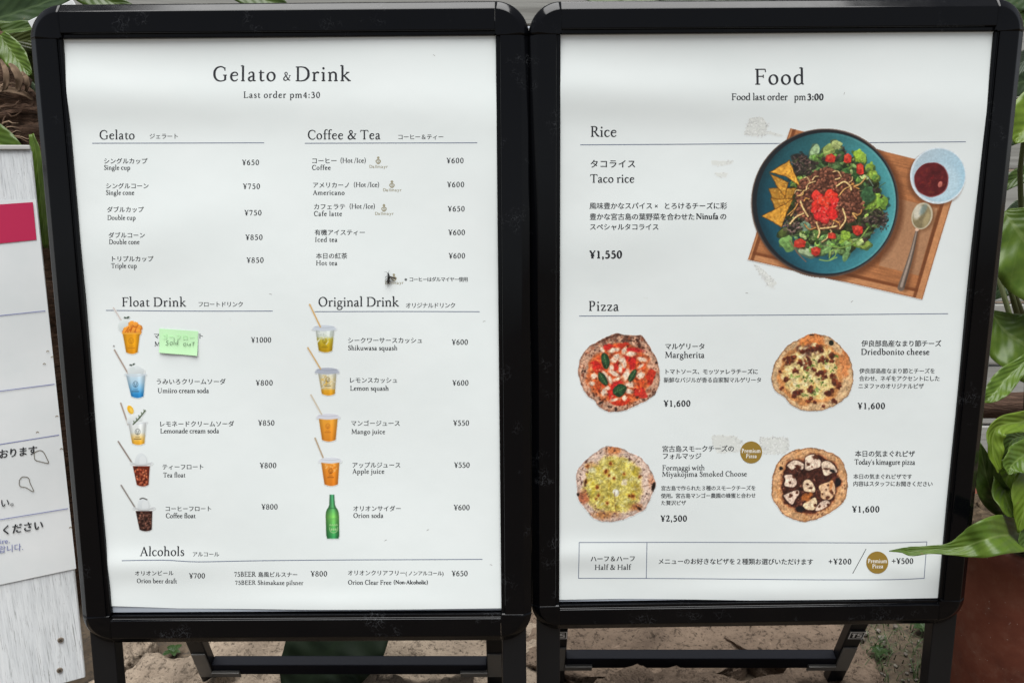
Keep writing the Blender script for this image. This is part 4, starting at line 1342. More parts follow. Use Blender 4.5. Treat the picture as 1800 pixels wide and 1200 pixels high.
        p.S(straw, 2.6, sc, base=True, hl=tuple(min(255, v * 1.15) for v in sc))
        logo(p, lg[0], lg[1], lg[2], .75, .85)
        p.build("drink_picture", pl, par, .00025, lab)

    def ice(x0, y0, x1, y1, cols, n, seed):
        def f(p):
            r = np.random.RandomState(seed)
            for _ in range(n):
                x, y = x0 + (x1 - x0) * r.rand(), y0 + (y1 - y0) * r.rand()
                p.S([(x, y), (x + r.randn() * 4, y + r.randn() * 5)], 1 + 1.5 * r.rand(), cols[r.randint(len(cols))], .55)
        return f
    lidcup((540, 530, 594, 624), [(545, 535), (563.5, 574)], (196, 158, 100), (551, 590, 571, 580), (555, 588, 579, 561, 584, 619),
           grad((0, (212, 220, 218)), (.3, (206, 214, 198)), (.42, (196, 182, 70)), (.7, (186, 156, 26)), (1, (176, 136, 16))), (571, 601, (120, 100, 20)), "printed yellow citrus squash in a lidded cup",
           inner=ice(560, 584, 583, 600, [(230, 234, 232), (180, 190, 180)], 22, 1))
    lidcup((536, 606, 600, 700), [(541.5, 611), (563.5, 648)], (192, 158, 106), (555, 595, 646, 656), (559, 591.5, 654, 566, 588.5, 695),
           grad((0, (204, 210, 208)), (.3, (212, 200, 156)), (.68, (206, 190, 146)), (.78, (220, 164, 48)), (1, (212, 146, 26))), (576, 669, (84, 70, 40)), "printed lemon squash with pale ice in a lidded cup", (168, 174, 186),
           inner=ice(563, 660, 587, 682, [(226, 228, 222), (168, 170, 160), (222, 180, 84)], 30, 2))
    lidcup((540, 688, 602, 781), [(546.5, 694), (565, 728)], (190, 180, 160), (557, 596, 727, 736), (560, 593.5, 735, 566, 589.5, 776),
           grad((0, (226, 160, 56)), (.5, (224, 146, 44)), (1, (206, 128, 36))), (576, 751, (170, 96, 30)), "printed opaque orange mango juice in a lidded cup", (206, 208, 216))
    lidcup((546, 764, 606, 859), [(553.5, 770), (567.5, 804)], (166, 146, 120), (561, 599, 804, 813), (564, 596.5, 812, 570.5, 593.5, 854),
           grad((0, (226, 150, 60)), (.4, (222, 136, 40)), (1, (206, 118, 30))), (581, 830, (108, 60, 24)), "printed clear orange apple juice in a lidded cup", (208, 212, 218),
           inner=ice(572, 815, 592, 830, [(240, 190, 120), (200, 112, 30)], 14, 4))
    # bottle
    p = new(566, 864, 604, 952)
    X, Y = p.X, p.Y
    hw = np.interp(Y, [868, 872, 887, 891, 895, 900, 906, 940, 946], [4.4, 4.2, 5.2, 6.6, 9.6, 11.2, 11.8, 11.6, 10.0])
    cx = np.interp(Y, [868, 946], [583.2, 585.2])
    u = (X - cx) / hw
    sd = np.maximum((np.abs(u) - 1) * hw, np.maximum(869 - Y, Y - 946))
    g = np.stack([np.interp(np.clip((Y - 869) / 77, 0, 1), [0, .3, .5, 1], v) for v in ([66, 72, 108, 44], [142, 140, 176, 126], [98, 84, 84, 72])], -1)
    g = g * (1 - .38 * np.clip(np.abs(u) - .35, 0, 1) / .65)[..., None] * (1 + .3 * np.exp(-((u - .15) / .3) ** 2))[..., None]
    p.put(sd, np.clip(g, 0, 255))
    p.S([(579, 893), (589, 893)], 1, (30, 76, 44), .7)
    CR = (176, 206, 150)
    ring = [(586.5 + 7.2 * math.cos(a), 928.5 + 7.2 * math.sin(a)) for a in np.linspace(-.3, 3.45, 14)]
    p.S(ring, 1.1, CR, .85)
    for x in (580.5, 584.5, 588.5, 592):
        p.S([(x - 1.2, 923), (x, 921), (x + 1.2, 923)], 1.1, CR, .85)
    for x in (582.8, 586.5, 590.2):
        p.E(x, 930, 1.6, 2.2, 0, CR, .75)
    p.S([(577, 912), (592, 911)], 1.2, (92, 150, 84), .7)
    p.S([(577, 915), (592, 914)], 1.0, (92, 150, 84), .5)
    p.build("drink_picture", pl, par, .00025, "printed green glass soda bottle")


def pic_tape(pl, par, reg, pieces, seed):
    p = Pic(reg, None, .7)
    p.rs = np.random.RandomState(seed)
    for poly_, n in pieces:
        sd = p.poly_sd(poly_, False) + (fb(p.X, p.Y, 6, seed) - .5) * 4
        p.put(sd, np.array([211, 214, 207.]), .7, 1.5)
        for x, y in p.pick(sd, -99, 0, int(n * .6)):
            a, L = p.U(0, 6.28), p.U(2, 7)
            k = p.U(176, 214)
            p.S([(x, y), (x + L * math.cos(a), y + L * math.sin(a)), (x + L * math.cos(a) + p.U(-4, 4), y + L * math.sin(a) + p.U(-3, 3))], p.U(.7, 1.2), (k, k * 1.01, k), .6, base=True)
        for x, y in p.pick(sd, -2.5, 1, n):
            k = p.U(150, 200)
            p.E(x, y, p.U(.5, 1.1), p.U(.4, .8), 0, (k, k * 1.01, k), .6, base=True)
        for x, y in p.pick(sd, -99, -1, n // 2):
            p.E(x, y, p.U(.6, 2), p.U(.4, 1.2), p.U(0, 3), (236, 238, 234), .8, base=True)
    p.rgb = np.clip(p.rgb, 0, 255)
    # thin film: keep only where something was laid down
    p.a = np.where(p.a > .2, p.a, 0)
    p.build("tape_residue", pl, par, .00005, "dry yellowed scrap of old sticky tape on the poster")

# ------------------------------------------------------------------ menu boards
PROFILE = [(.0004, -.024), (0, -.0135), (.0003, -.0105), (.0010, -.0086), (.0024, -.0073), (.0110, -.0010), (.0122, -.0003), (.0136, 0),
           (.0322, 0), (.0331, -.0003), (.0336, -.0011), (.0340, -.0036), (.0345, -.0042), (.0380, -.0042), (.0388, -.0045), (.0392, -.0053), (.0395, -.0118)]


def profile():
    return [(t + (RW - .0398 if t > .02 else 0), z) for t, z in PROFILE]


def rail(par, side):
    w2, h2 = BW / 2, BH / 2
    V, F = [], []
    L = (w2 if side in 'tb' else h2) - RW - .00035
    for e in (-L, L):
        for t, z in profile():
            V.append({'t': (e, h2 - t, z), 'b': (e, -h2 + t, z), 'l': (-w2 + t, e, z), 'r': (w2 - t, e, z)}[side])
    n = len(PROFILE)
    F = [(i, i + 1, n + i + 1, n + i) for i in range(n - 1)] + [tuple(range(n)), tuple(range(n, 2 * n))]
    bm = bmesh.new()
    vv = [bm.verts.new(v) for v in V]
    for f in F:
        bm.faces.new([vv[i] for i in f])
    return from_bm("rail", bm, M_BLACK, par)


def corner(par, sx, sy):
    w2, h2 = BW / 2, BH / 2
    cx, cy = sx * (w2 - RW), sy * (h2 - RW)
    bm = bmesh.new()
    N = 14
    rows = []
    for a in range(N + 1):
        t = math.pi / 2 * a / N
        rows.append([bm.verts.new((cx + sx * (RW - p) * math.cos(t), cy + sy * (RW - p) * math.sin(t), z + .0004 * (1 if i > 1 else 0)))
                     for i, (p, z) in enumerate(profile()[:9] + [(RW - .0015, .0)])])
    for a in range(N):
        for i in range(len(rows[0]) - 1):
            bm.faces.new((rows[a][i], rows[a + 1][i], rows[a + 1][i + 1], rows[a][i + 1]))
    for r in (rows[0], rows[-1]):
        lo = [bm.verts.new((v.co.x, v.co.y, -.012)) for v in r[2:]]
        for i in range(len(lo) - 1):
            bm.faces.new((r[i + 2], r[i + 3], lo[i + 1], lo[i]))
    o = from_bm("corner_cap", bm, M_BLACK, par, True)
    return o


def poster(par, px_edges, pl):
    """paper sheet as a gently rippled, slightly thick sheet"""
    w2, h2 = BW / 2, BH / 2
    x0, x1 = -w2 + RW - .0012, w2 - RW + .0012
    nx, ny = 120, 168
    us = np.linspace(x0, x1, nx)
    V = []
    top = h2 - RW + .0012
    for j in range(ny):
        for i in range(nx):
            u = us[i]
            bot = np.interp(u, [x0, x0 + .1, 0, x1], px_edges)
            v = bot + (top - bot) * j / (ny - 1)
            V.append((u, v, Z_PAPER + float(wave(u, v))))
    F = [(j * nx + i, j * nx + i + 1, (j + 1) * nx + i + 1, (j + 1) * nx + i) for j in range(ny - 1) for i in range(nx - 1)]
    return mk("poster", V, F, M_PAPER, par, True)


def obox(bm, a, b, wdir, w, d, Minv=None, bev=.002):
    """beam from a to b (world); w along wdir, d across"""
    a, b = Vector(a), Vector(b)
    y = (b - a)
    L = y.length
    y.normalize()
    x = Vector(wdir)
    x = (x - y * x.dot(y)).normalized()
    z = x.cross(y)
    M = Matrix(((x.x, y.x, z.x, (a.x + b.x) / 2), (x.y, y.y, z.y, (a.y + b.y) / 2), (x.z, y.z, z.z, (a.z + b.z) / 2), (0, 0, 0, 1)))
    if Minv is not None:
        M = Minv @ M
    bm_box(bm, (0, 0, 0), (w, L, d), bev, M)


REAR = {}


def board(pl, label, name, rear_y, rear_z, bot):
    root = empty(name, pl.matrix())
    tag(root, label, "menu board", "black framed menu boards")
    Mi = pl.matrix().inverted()
    for s in 'tblr':
        rail(root, s)
    for sx in (-1, 1):
        for sy in (-1, 1):
            corner(root, sx, sy)
    # back panel and clear front sheet edge
    bm = bmesh.new()
    bm_box(bm, (0, 0, -.0165), (BW - .05, BH - .05, .005))
    from_bm("back_panel", bm, plain("back_panel_black", (.012, .012, .014), .5, .3), root)
    bm = bmesh.new()
    bm_box(bm, (0, -BH / 2 + RW + .0105, -.0112), (BW - 2 * RW + .003, .017, .0016))
    from_bm("clear_sheet_edge", bm, plain("clear_sheet", (.36, .40, .45), .25, .6), root)
    pst = poster(root, bot, pl)
    # front legs
    for sx in (-1, 1):
        lx = sx * (BW / 2 - .0265)
        p0 = pl.o + pl.x * lx + pl.y * (-BH / 2 + .02) + pl.n * (-.021)
        t = p0[2] / -pl.y[2]
        p1 = p0 + pl.y * t
        bm = bmesh.new()
        obox(bm, p0, p1, pl.x, .036, .024, Mi)
        from_bm("front_leg", bm, M_SLATE, root)
    # rear strut frame
    a = R(22)
    rp = Plane((0, rear_y, rear_z), (1, 0, 0), (0, -math.sin(a), math.cos(a)), (0, -math.cos(a), -math.sin(a)))
    return root, pst, rp, Mi


def rear_frame(root, rp, Mi, xl, xr, bar_y, brackets, lab):
    up = Vector(rp.y)
    for x in (xl, xr):
        foot = Vector(rp.o) + Vector((x, 0, 0))
        foot = foot - up * (foot.z / up.z)
        topp = Vector(rp.o) + Vector((x, 0, 0)) + up * .40
        bm = bmesh.new()
        obox(bm, foot, topp, (1, 0, 0), .030, .020, Mi)
        from_bm("rear_leg", bm, M_SLATE, root)
    bm = bmesh.new()
    c = Vector(rp.o) + up * bar_y
    obox(bm, c + Vector((xl + .0155, 0, 0)), c + Vector((xr - .0155, 0, 0)), up, .032, .020, Mi)
    from_bm("rear_crossbar", bm, plain("navy_black_tube", (.005, .006, .010), .6, .12), root)
    n = Vector(rp.n)
    for x, s in brackets:
        bm = bmesh.new()
        q = c + Vector((x, 0, 0)) + n * .0115
        obox(bm, q - up * .02, q + up * .055, (1, 0, 0), .026, .003, Mi, .0008)
        obox(bm, q + Vector((s * .0135, 0, 0)) - up * .012, q + Vector((s * .066, 0, 0)) - up * .012, up, .016, .003, Mi, .0008)
        obox(bm, q + Vector((s * .0135, 0, 0)) - up * .0035 + n * .002, q + Vector((s * .066, 0, 0)) - up * .0035 + n * .002, up, .004, .007, Mi, .0008)
        br = from_bm("corner_bracket", bm, M_STEEL, root)
        if lab:
            # maker's label plate: white outlined square with two letters
            o = q + up * .097 + n * .0004
            W2, H2 = .0145, .0115
            bm = bmesh.new()
            obox(bm, o - up * H2, o + up * H2, (1, 0, 0), 2 * W2, .0016, Mi, .0004)
            pt = from_bm("maker_label", bm, plain("label_black", (.02, .02, .02), .5), root)
            zt = .0016

            def P(u, v):
                w = o + Vector((1, 0, 0)) * u * W2 + up * v * H2 + n * zt
                return Mi @ w
            V, F = [], []

            def bar(u0, v0, u1, v1):
                k = len(V)
                V.extend([P(u0, v0), P(u1, v0), P(u1, v1), P(u0, v1)])
                F.append((k, k + 1, k + 2, k + 3))
            for r in ((-.95, .80, .95, .95), (-.95, -.95, .95, -.80), (-.95, -.80, -.82, .80), (.82, -.80, .95, .80),
                      (-.66, .30, -.02, .56), (-.46, -.56, -.22, .30), (.06, .34, .66, .56), (.06, .10, .26, .34), (.06, -.10, .66, .10), (.46, -.34, .66, -.10), (.06, -.56, .66, -.34)):
                bar(*r)
            mk("letters", V, F, plain("label_white", (.62, .62, .60), .5), pt)


def edge_y(pl, pts):
    return [float(pl.local(np.array(float(a)), np.array(float(b)), Z_PAPER)[1]) for a, b in pts]


boardL, postL, rpL, MiL = board(PL, "black framed menu board headed Gelato & Drink, with cup pictures and a green note", "menu_board", 1.285, .098,
                                edge_y(PL, [(194, 1064.5), (305, 1069.5), (540, 1070.5), (881, 1067.5)]))
BW, BH, RW = 0.671, 0.9145, 0.0435
boardR, postR, rpR, MiR = board(PR, "black framed menu board headed Food, with pictures of a salad bowl and four pizzas", "menu_board", 1.285, .112,
                                edge_y(PR, [(980, 1053.5), (1100, 1052.5), (1310, 1054.5), (1655, 1049.5)]))

xl = rpL.local(np.array(356.), np.array(1150.))[0]
rear_frame(boardL, rpL, MiL, xl, xl + .555, 0, [(xl, 1), (xl + .555, -1)], False)
xr = rpR.local(np.array(1488.), np.array(1135.))[0]
rear_frame(boardR, rpR, MiR, xr - .545, xr, 0, [(xr, -1), (xr - .545, 1)], True)


def P_():
    return Print()


def head(pl, par, txt, x0, x1, y, cap, jp=None, bold=1.0):
    p = P_()
    p.latin(txt, x0, x1, y, cap, bold)
    p.build("heading", pl, M_TEXT, par)
    if jp:
        P_().jp(*jp).build("subheading", pl, M_TEXT, par)


def rule(pl, par, pts, w=1.3, m=None):
    P_().line(pts, w).build("rule_line", pl, m or M_LINE, par)


def price(pl, par, txt, x0, x1, y, cap=9.7, bold=1.12):
    P_().latin(txt, x0, x1, y, cap, bold).build("price", pl, M_TEXT, par)


def entry(pl, par, *items):
    p = P_()
    for it in items:
        if it[0] == 'j':
            p.jp(*it[1:])
        else:
            p.latin(*it[1:])
    p.build("menu_entry", pl, M_TEXT, par)


# ---- left poster
p = P_()
p.latin("Gelato", 373, 486, 143, 25.5).latin("&", 497, 511.5, 142, 15).latin("Drink", 518, 617, 143, 25.5)
p.build("heading", PL, M_TEXT, postL)
P_().latin("Last order pm4:30", 428, 563.5, 172.5, 11, 1.08).build("menu_entry", PL, M_TEXT, postL)
head(PL, postL, "Gelato", 174, 237, 245, 15.5, ("ジェラート", 262, 313.5, 243.5, 10.5, .008), 1.03)
rule(PL, postL, [(162, 252), (464, 251)])
head(PL, postL, "Coffee & Tea", 540, 669.5, 245, 15.8, ("コーヒー＆ティー", 699, 780.5, 245, 10.5, .008), 1.03)
rule(PL, postL, [(535.5, 252), (839, 251.5)])
for jt, ja, jb, jy, et, ea, eb, ey, pt, pa, pb, py in (
        ("シングルカップ", 182, 259, 287.3, "Single cup", 182.5, 229, 298.5, "¥650", 425, 455.5, 290),
        ("シングルコーン", 185.5, 262, 331, "Single cone", 186, 236.5, 342.5, "¥750", 427, 457.5, 332),
        ("ダブルカップ", 188, 253.5, 372.5, "Double cup", 189, 239.5, 386.5, "¥750", 430, 460.5, 378.5),
        ("ダブルコーン", 191, 256.5, 417.5, "Double cone", 192, 246.5, 429, "¥850", 432, 462.5, 421.5),
        ("トリプルカップ", 194, 270.5, 459, "Triple cup", 195.5, 241, 470.8, "¥850", 434, 464.5, 461.5)):
    entry(PL, postL, ('j', jt, ja, jb, jy), ('l', et, ea, eb, ey, 8, 1.12))
    price(PL, postL, pt, pa, pb, py)
hot = lambda x0, y: ('l', "(Hot /Ice)", x0, x0 + 45.5, y, 8, 1.1)
for items, pr in (
        ((('j', "コーヒー", 547, 592.5, 286.8), hot(598, 286), ('l', "Coffee", 548, 581.5, 298.5, 8, 1.12)), ("¥600", 785, 815.5, 287)),
        ((('j', "アメリカーノ", 549, 615.5, 329.6), hot(621.5, 328.5), ('l', "Americano", 550, 606, 342.5, 8, 1.12)), ("¥600", 786, 816.5, 329)),
        ((('j', "カフェラテ", 551, 607.5, 367.5), hot(614, 366.5), ('l', "Cafe latte", 551.5, 601.5, 379.5, 8, 1.12)), ("¥650", 787, 817.3, 371.5)),
        ((('j', "有機アイスティー", 553, 642.5, 412.7), ('l', "Iced tea", 553.5, 593.5, 425, 8, 1.12)), ("¥600", 788, 817.8, 413)),
        ((('j', "本日の紅茶", 555.5, 611, 453.8), ('l', "Hot tea", 555.5, 593.5, 466, 8, 1.12)), ("¥600", 788.5, 818, 454)),
        ((('j', "※コーヒーはダルマイヤー使用", 711, 822.5, 494.2, 8.8),), None)):
    entry(PL, postL, *items)
    if pr:
        price(PL, postL, *pr)


def crest(cx, y, x0, x1, base):
    p = P_().sans("Dallmayr", x0, x1, base, .012)
    p.disc(cx, y - 5, 2.3, 14)
    p.stroke([(cx - 3.6, y - .6), (cx - 3.9, y + 1.5), (cx - 2.2, y + 4), (cx, y + 5.4), (cx + 2.2, y + 4), (cx + 3.9, y + 1.5), (cx + 3.6, y - .6)], 1.7)
    p.stroke([(cx - 3.6, y - .4), (cx, y - 1.8), (cx + 3.6, y - .4)], 1.5)
    p.stroke([(cx - .9, y - 1), (cx - .4, y + 4)], 1.0)
    p.stroke([(cx + 1.6, y - 1), (cx + .9, y + 3.4)], 1.0)
    p.build("brand_emblem", PL, M_GOLDT, postL)


crest(665, 282.5, 649, 681.5, 295.5)
crest(689, 324.5, 673, 705.5, 336.5)
crest(675, 366, 659, 691.5, 378)
crest(692.5, 488, 677, 709, 499.3)

head(PL, postL, "Float Drink", 213, 327.5, 538.5, 15.8, ("フロートドリンク", 348, 428.5, 538.5, 10.5, .008), 1.03)
rule(PL, postL, [(185.5, 545.5), (330, 546.6), (480, 546.4)])
head(PL, postL, "Original Drink", 559, 701.5, 538.3, 16.3, ("オリジナルドリンク", 713, 801, 540.5, 10.5, .008), 1.03)
rule(PL, postL, [(552, 547.4), (700, 547.2), (843, 547.8)])
for jt, ja, jb, jy, et, ea, eb, ey, pt, pa, pb, py in (
        ("マンゴーフロート", 269.5, 358.5, 594.5, "Mango float", 271, 331, 608.5, "¥1000", 441.5, 477.5, 601.5),
        ("うみいろクリームソーダ", 274, 397, 674.5, "Umiiro cream soda", 277, 367.5, 690, "¥800", 449.5, 479.8, 677),
        ("レモネードクリームソーダ", 280, 412, 748.5, "Lemonade cream soda", 282, 385.5, 760.5, "¥850", 453.5, 482.7, 747.5),
        ("ティーフロート", 285.5, 359.5, 823.5, "Tea float", 287.5, 326.5, 837.7, "¥800", 456.5, 486, 822),
        ("コーヒーフロート", 290, 373, 897, "Coffee float", 291.5, 344, 909.5, "¥800", 459.5, 488.5, 894.5),
        ("シークワーサースカッシュ", 611, 743.5, 602, "Shikuwasa squash", 611.5, 699, 615, "¥600", 794, 823, 605.5),
        ("レモンスカッシュ", 613, 699.5, 672, "Lemon squash", 615, 683.5, 686, "¥600", 795, 824, 677),
        ("マンゴージュース", 616, 703.5, 748, "Mango juice", 617, 677, 762.5, "¥550", 796.5, 825, 747.5),
        ("アップルジュース", 618, 704.5, 821.5, "Apple juice", 619, 675.5, 832.3, "¥550", 798, 826, 821.5),
        ("オリオンサイダー", 620, 705.5, 897.5, "Orion soda", 620.5, 674, 909.5, "¥600", 797.5, 826, 896)):
    entry(PL, postL, ('j', jt, ja, jb, jy), ('l', et, ea, eb, ey, 8, 1.12))
    price(PL, postL, pt, pa, pb, py)
head(PL, postL, "Alcohols", 246, 324.5, 976, 15.3, ("アルコール", 338, 385.5, 977, 9.6, .008), 1.03)
rule(PL, postL, [(215, 984), (255, 983.4), (295, 983.6), (350, 986.6), (450, 985), (620, 983), (848, 982)])
entry(PL, postL, ('j', "オリオンビール", 237, 305.5, 1010), ('l', "Orion beer draft", 240, 310.5, 1024, 7.8, 1.12, .012))
entry(PL, postL, ('l', "75BEER", 411, 449.5, 1013, 8.6, 1.12), ('j', "島風ビルスナー", 453, 523.5, 1013), ('l', "75BEER Shimakaze pilsner", 412.5, 533.5, 1027.3, 7.4, 1.12))
entry(PL, postL, ('j', "オリオンクリアフリー", 611, 713, 1009.5), ('j', "(ノンアルコール)", 713, 782, 1009.5, 9.0), ('l', "Orion Clear Free", 611.5, 688.5, 1026, 7.6, 1.12), ('l', "(Non-Alcoholic)", 692, 752.5, 1025, 6.4, 1.4))
price(PL, postL, "¥700", 332, 360.5, 1016)
price(PL, postL, "¥800", 546, 575.5, 1012)
price(PL, postL, "¥650", 794, 822.5, 1011)
pics_drinks(PL, postL)

# ---- right poster
head(PR, postR, "Food", 1325, 1414.5, 149, 27.5)
P_().latin("Food last order", 1285, 1384.5, 176.3, 11.5, 1.1).latin("pm", 1395, 1416.5, 176.3, 11.5, 1.1).latin("3:00", 1417.5, 1447, 176.3, 11.5, 1.35).build("menu_entry", PR, M_TEXT, postR)
head(PR, postR, "Rice", 1037, 1084.5, 240.5, 18.3, None, 1.03)
rule(PR, postR, [(1020, 254.8), (1180, 253.8), (1400, 252), (1696, 249.6)])
entry(PR, postR, ('j', "タコライス", 1036.5, 1118.5, 294, 15.6, .02), ('l', "Taco rice", 1037, 1115.5, 321, 14.3, 1.08))
entry(PR, postR, ('j', "風味豊かなスパイス", 1036, 1147, 366.6, 12.6, .016), ('j', "×", 1149.5, 1162, 366.6, 12, .016), ('j', "とろけるチーズに彩", 1166, 1278, 366.6, 12.6, .016),
      ('j', "豊かな宮古島の葉野菜を合わせた", 1036, 1221, 385.6, 12.6, .016), ('l', "Ninufa", 1222.5, 1262.5, 385, 9.6, 1.3), ('j', "の", 1264.5, 1277.5, 385.2, 12.6, .016),
      ('j', "スペシャルタコライス", 1036, 1158, 403.4, 12.4, .016))
price(PR, postR, "¥1,550", 1036, 1093.5, 453.6, 13.8, 1.4)
head(PR, postR, "Pizza", 1034, 1088.5, 546.2, 16.8, None, 1.05)
rule(PR, postR, [(1018, 555.5), (1300, 553.8), (1667, 551.3)])
entry(PR, postR, ('j', "マルゲリータ", 1168.5, 1239.5, 613, 12, .018), ('l', "Margherita", 1168.5, 1238.5, 628.5, 10.4, 1.1),
      ('j', "トマトソース、モッツァレラチーズに", 1167, 1333, 656.5, 10.2), ('j', "新鮮なバジルが香る自家製マルゲリータ", 1166.5, 1339, 671.3, 10))
price(PR, postR, "¥1,600", 1166.5, 1213.8, 713.7, 11, 1.3)
entry(PR, postR, ('j', "伊良部島産なまり節チーズ", 1514, 1655, 608, 12.1, .018), ('l', "Driedbonito cheese", 1513, 1634, 623, 10, 1.15),
      ('j', "伊良部島産なまり節とチーズを", 1510.5, 1644, 655.4, 10), ('j', "合わせ、ネギをアクセントにした", 1510, 1652, 668.6, 10), ('j', "ニヌファのオリジナルピザ", 1508.5, 1624, 682, 10))
price(PR, postR, "¥1,600", 1508, 1556.3, 718.3, 11, 1.3)
entry(PR, postR, ('j', "宮古島スモークチーズの", 1163.5, 1291, 792.6, 12, .018), ('j', "フォルマッジ", 1163.5, 1233, 805.3, 12, .018),
      ('l', "Formaggi with", 1163.5, 1239, 825.5, 8.8, 1.08), ('l', "Miyakojima Smoked Choose", 1163, 1313.5, 836.7, 8.8, 1.08),
      ('j', "宮古島で作られた３種のスモークチーズを", 1161.5, 1329, 860.6, 9.2), ('j', "使用。宮古島マンゴー農園の蜂蜜と合わせ", 1161.5, 1329, 873.8, 9.2), ('j', "た贅沢ピザ", 1161.5, 1206, 886.4, 9.2))
price(PR, postR, "¥2,500", 1161, 1207.8, 915.6, 11, 1.3)
entry(PR, postR, ('j', "本日の気まぐれピザ", 1503.5, 1609, 802, 12, .018), ('l', "Today's kimagure pizza", 1503, 1609, 816.4, 9, 1.2),
      ('j', "本日の気まぐれピザです", 1500.5, 1604, 841, 9.7), ('j', "内容はスタッフにお聞きください", 1500, 1640, 853.7, 9.7))
price(PR, postR, "¥1,600", 1498, 1546.3, 899.6, 11, 1.3)
P_().line([(1018, 952.5), (1200, 952.6), (1420, 952.8), (1560, 953), (1629, 951.3)], 1.2).line([(1017.2, 1016), (1130, 1016.6), (1400, 1017.3), (1560, 1017), (1623.5, 1015)], 1.2) \
    .line([(1018, 952), (1017, 1016.5)], 1.2).line([(1629, 951), (1623.5, 1015.5)], 1.2).line([(1137.2, 952.5), (1136.3, 1016.6)], 1.2).build("table_rule", PR, M_LINE, postR)
entry(PR, postR, ('j', "ハーフ＆ハーフ", 1037.5, 1117, 985.2, 11.6, .018), ('l', "Half & Half", 1045, 1109, 1000.8, 9, 1.1))
entry(PR, postR, ('j', "メニューのお好きなピザを２種類お選びいただけます", 1156.5, 1429.5, 990.6, 11.6, .016))
price(PR, postR, "+¥200", 1455, 1496.3, 990.2, 10, 1.25)
price(PR, postR, "+¥500", 1566, 1605, 989.4, 10, 1.25)
P_().line([(1522, 963.5), (1498, 1006.5)], 1.1).build("rule_line", PR, M_TEXT, postR)
for cx, cy, tx in ((1320.7, 794.8, 1303), (1541.2, 987.2, 1524)):
    b = P_().disc(cx, cy, 19.3).build("premium_badge", PR, M_GOLD, postR, .0003)
    P_().latin("Premium", tx + .5, tx + 34.5, cy + .6, 7, 1.25).latin("Pizza", tx + 8, tx + 27.5, cy + 9.6, 6.6, 1.25).build("badge_text", PR, M_WHITEP, postR, .00045)
pic_taco(PR, postR)
pic_margherita(PR, postR)
pic_bonito(PR, postR)
pic_formaggi(PR, postR)
pic_kimagure(PR, postR)
pic_tape(PR, postR, (1300, 198, 1382, 250), [([(1318, 208), (1340, 206), (1349, 222), (1345, 237), (1330, 240), (1308, 236), (1312, 226)], 60), ([(1345, 230), (1376, 238), (1374, 240), (1344, 234)], 6)], 3)
pic_tape(PR, postR, (1226, 756, 1396, 810), [([(1252, 765), (1290, 766), (1306, 775), (1308, 793), (1260, 796), (1253, 780)], 34), ([(1336, 768), (1386, 770), (1388, 789), (1380, 798), (1338, 797)], 95)], 7)
pic_tape(PR, postR, (1318, 456, 1372, 512), [([(1324, 464), (1330, 466), (1360, 492), (1364, 498), (1357, 507), (1350, 502)], 34)], 9)

pic_tape(PR, postR, (1244, 276, 1298, 318), [([(1250, 282), (1292, 284), (1270, 292), (1252, 290)], 5), ([(1258, 304), (1280, 304), (1276, 311), (1260, 310)], 3)], 13)
M_SPECK = plain("grey_speck", (.36, .36, .34), .7)
for pl_, po_, x, y, a in ((PL, postL, 763, 98, .6), (PL, postL, 752, 931, -.4), (PL, postL, 678, 949, -.5), (PL, postL, 476, 517, .2), (PL, postL, 851, 565, -.2), (PL, postL, 863, 992, .3), (PR, postR, 1497, 530, -.7), (PR, postR, 1312, 515, .1), (PR, postR, 1483, 165, -1.2), (PR, postR, 1060, 875, .3)):
    P_().stroke([(x - 2.2 * math.cos(a), y - 2.2 * math.sin(a)), (x, y - .5), (x + 2.4 * math.cos(a), y + 2.4 * math.sin(a))], .9).build("dirt_speck", pl_, M_SPECK, po_)

# ------------------------------------------------------------------ green note stuck on the left poster
cz = Z_PAPER + .0012
quad = [(279.5, 577.5), (348.3, 582), (347, 625), (279.8, 619.5)]
L4 = [PL.local(np.array(float(a)), np.array(float(b)), cz) for a, b in quad]
nx, ny = 14, 10
V = []
for lay in (0, 1):
    for j in range(ny + 1):
        for i in range(nx + 1):
            s, t = i / nx, j / ny
            q = (L4[0] * (1 - s) + L4[1] * s) * (1 - t) + (L4[3] * (1 - s) + L4[2] * s) * t
            z = cz + .0001 + .0016 * max(t - .35, 0) ** 2 * (1 + .6 * s) + .0004 * math.sin(s * 7) * t + float(wave(q[0], q[1])) - lay * .0002
            V.append((q[0], q[1], z))
n1 = (nx + 1) * (ny + 1)
F = []
for lay in (0, 1):
    for j in range(ny):
        for i in range(nx):
            a = lay * n1 + j * (nx + 1) + i
            F.append((a, a + 1, a + nx + 2, a + nx + 1))
note = mk("sticky_note", V, F, plain("green_note_paper", (.54, .85, .50), .6, .2), None, True)
note.matrix_world = PL.matrix()
tag(note, "pale green sticky note with handwritten sold out, stuck over the mango float line", "sticky note")
p = P_()
for st in ([(294, 598), (290.5, 599), (290, 601.5), (293, 603), (292.5, 606), (288, 607)], [(300, 600), (296.5, 602.5), (297, 606), (300.5, 605.5), (301.5, 602), (300, 600)],
           [(304.5, 593), (304, 606.5)], [(311.5, 595), (311, 606.5)], [(310.5, 601.5), (307.5, 602.5), (307.5, 606), (310.5, 605)],
           [(326, 603), (322.5, 604), (322.5, 608), (326, 608), (327, 605), (326, 603)], [(330, 603), (330, 607), (333, 608), (335, 604), (335, 608.5)], [(337.5, 602), (343.5, 601.5)], [(341, 601), (340, 609)]):
    p.stroke([(313 + (a - 313) * .93 + 1, 602 + (b - 602) * .85) for a, b in st], .75)
P_().jp("ゴーフロー", 283.5, 343, 594.8, 10.5, .004, .03).build("show_through_text", PL, plain("note_shade", (.50, .80, .46), .6, .2), note, .0, True, cz + .0010)
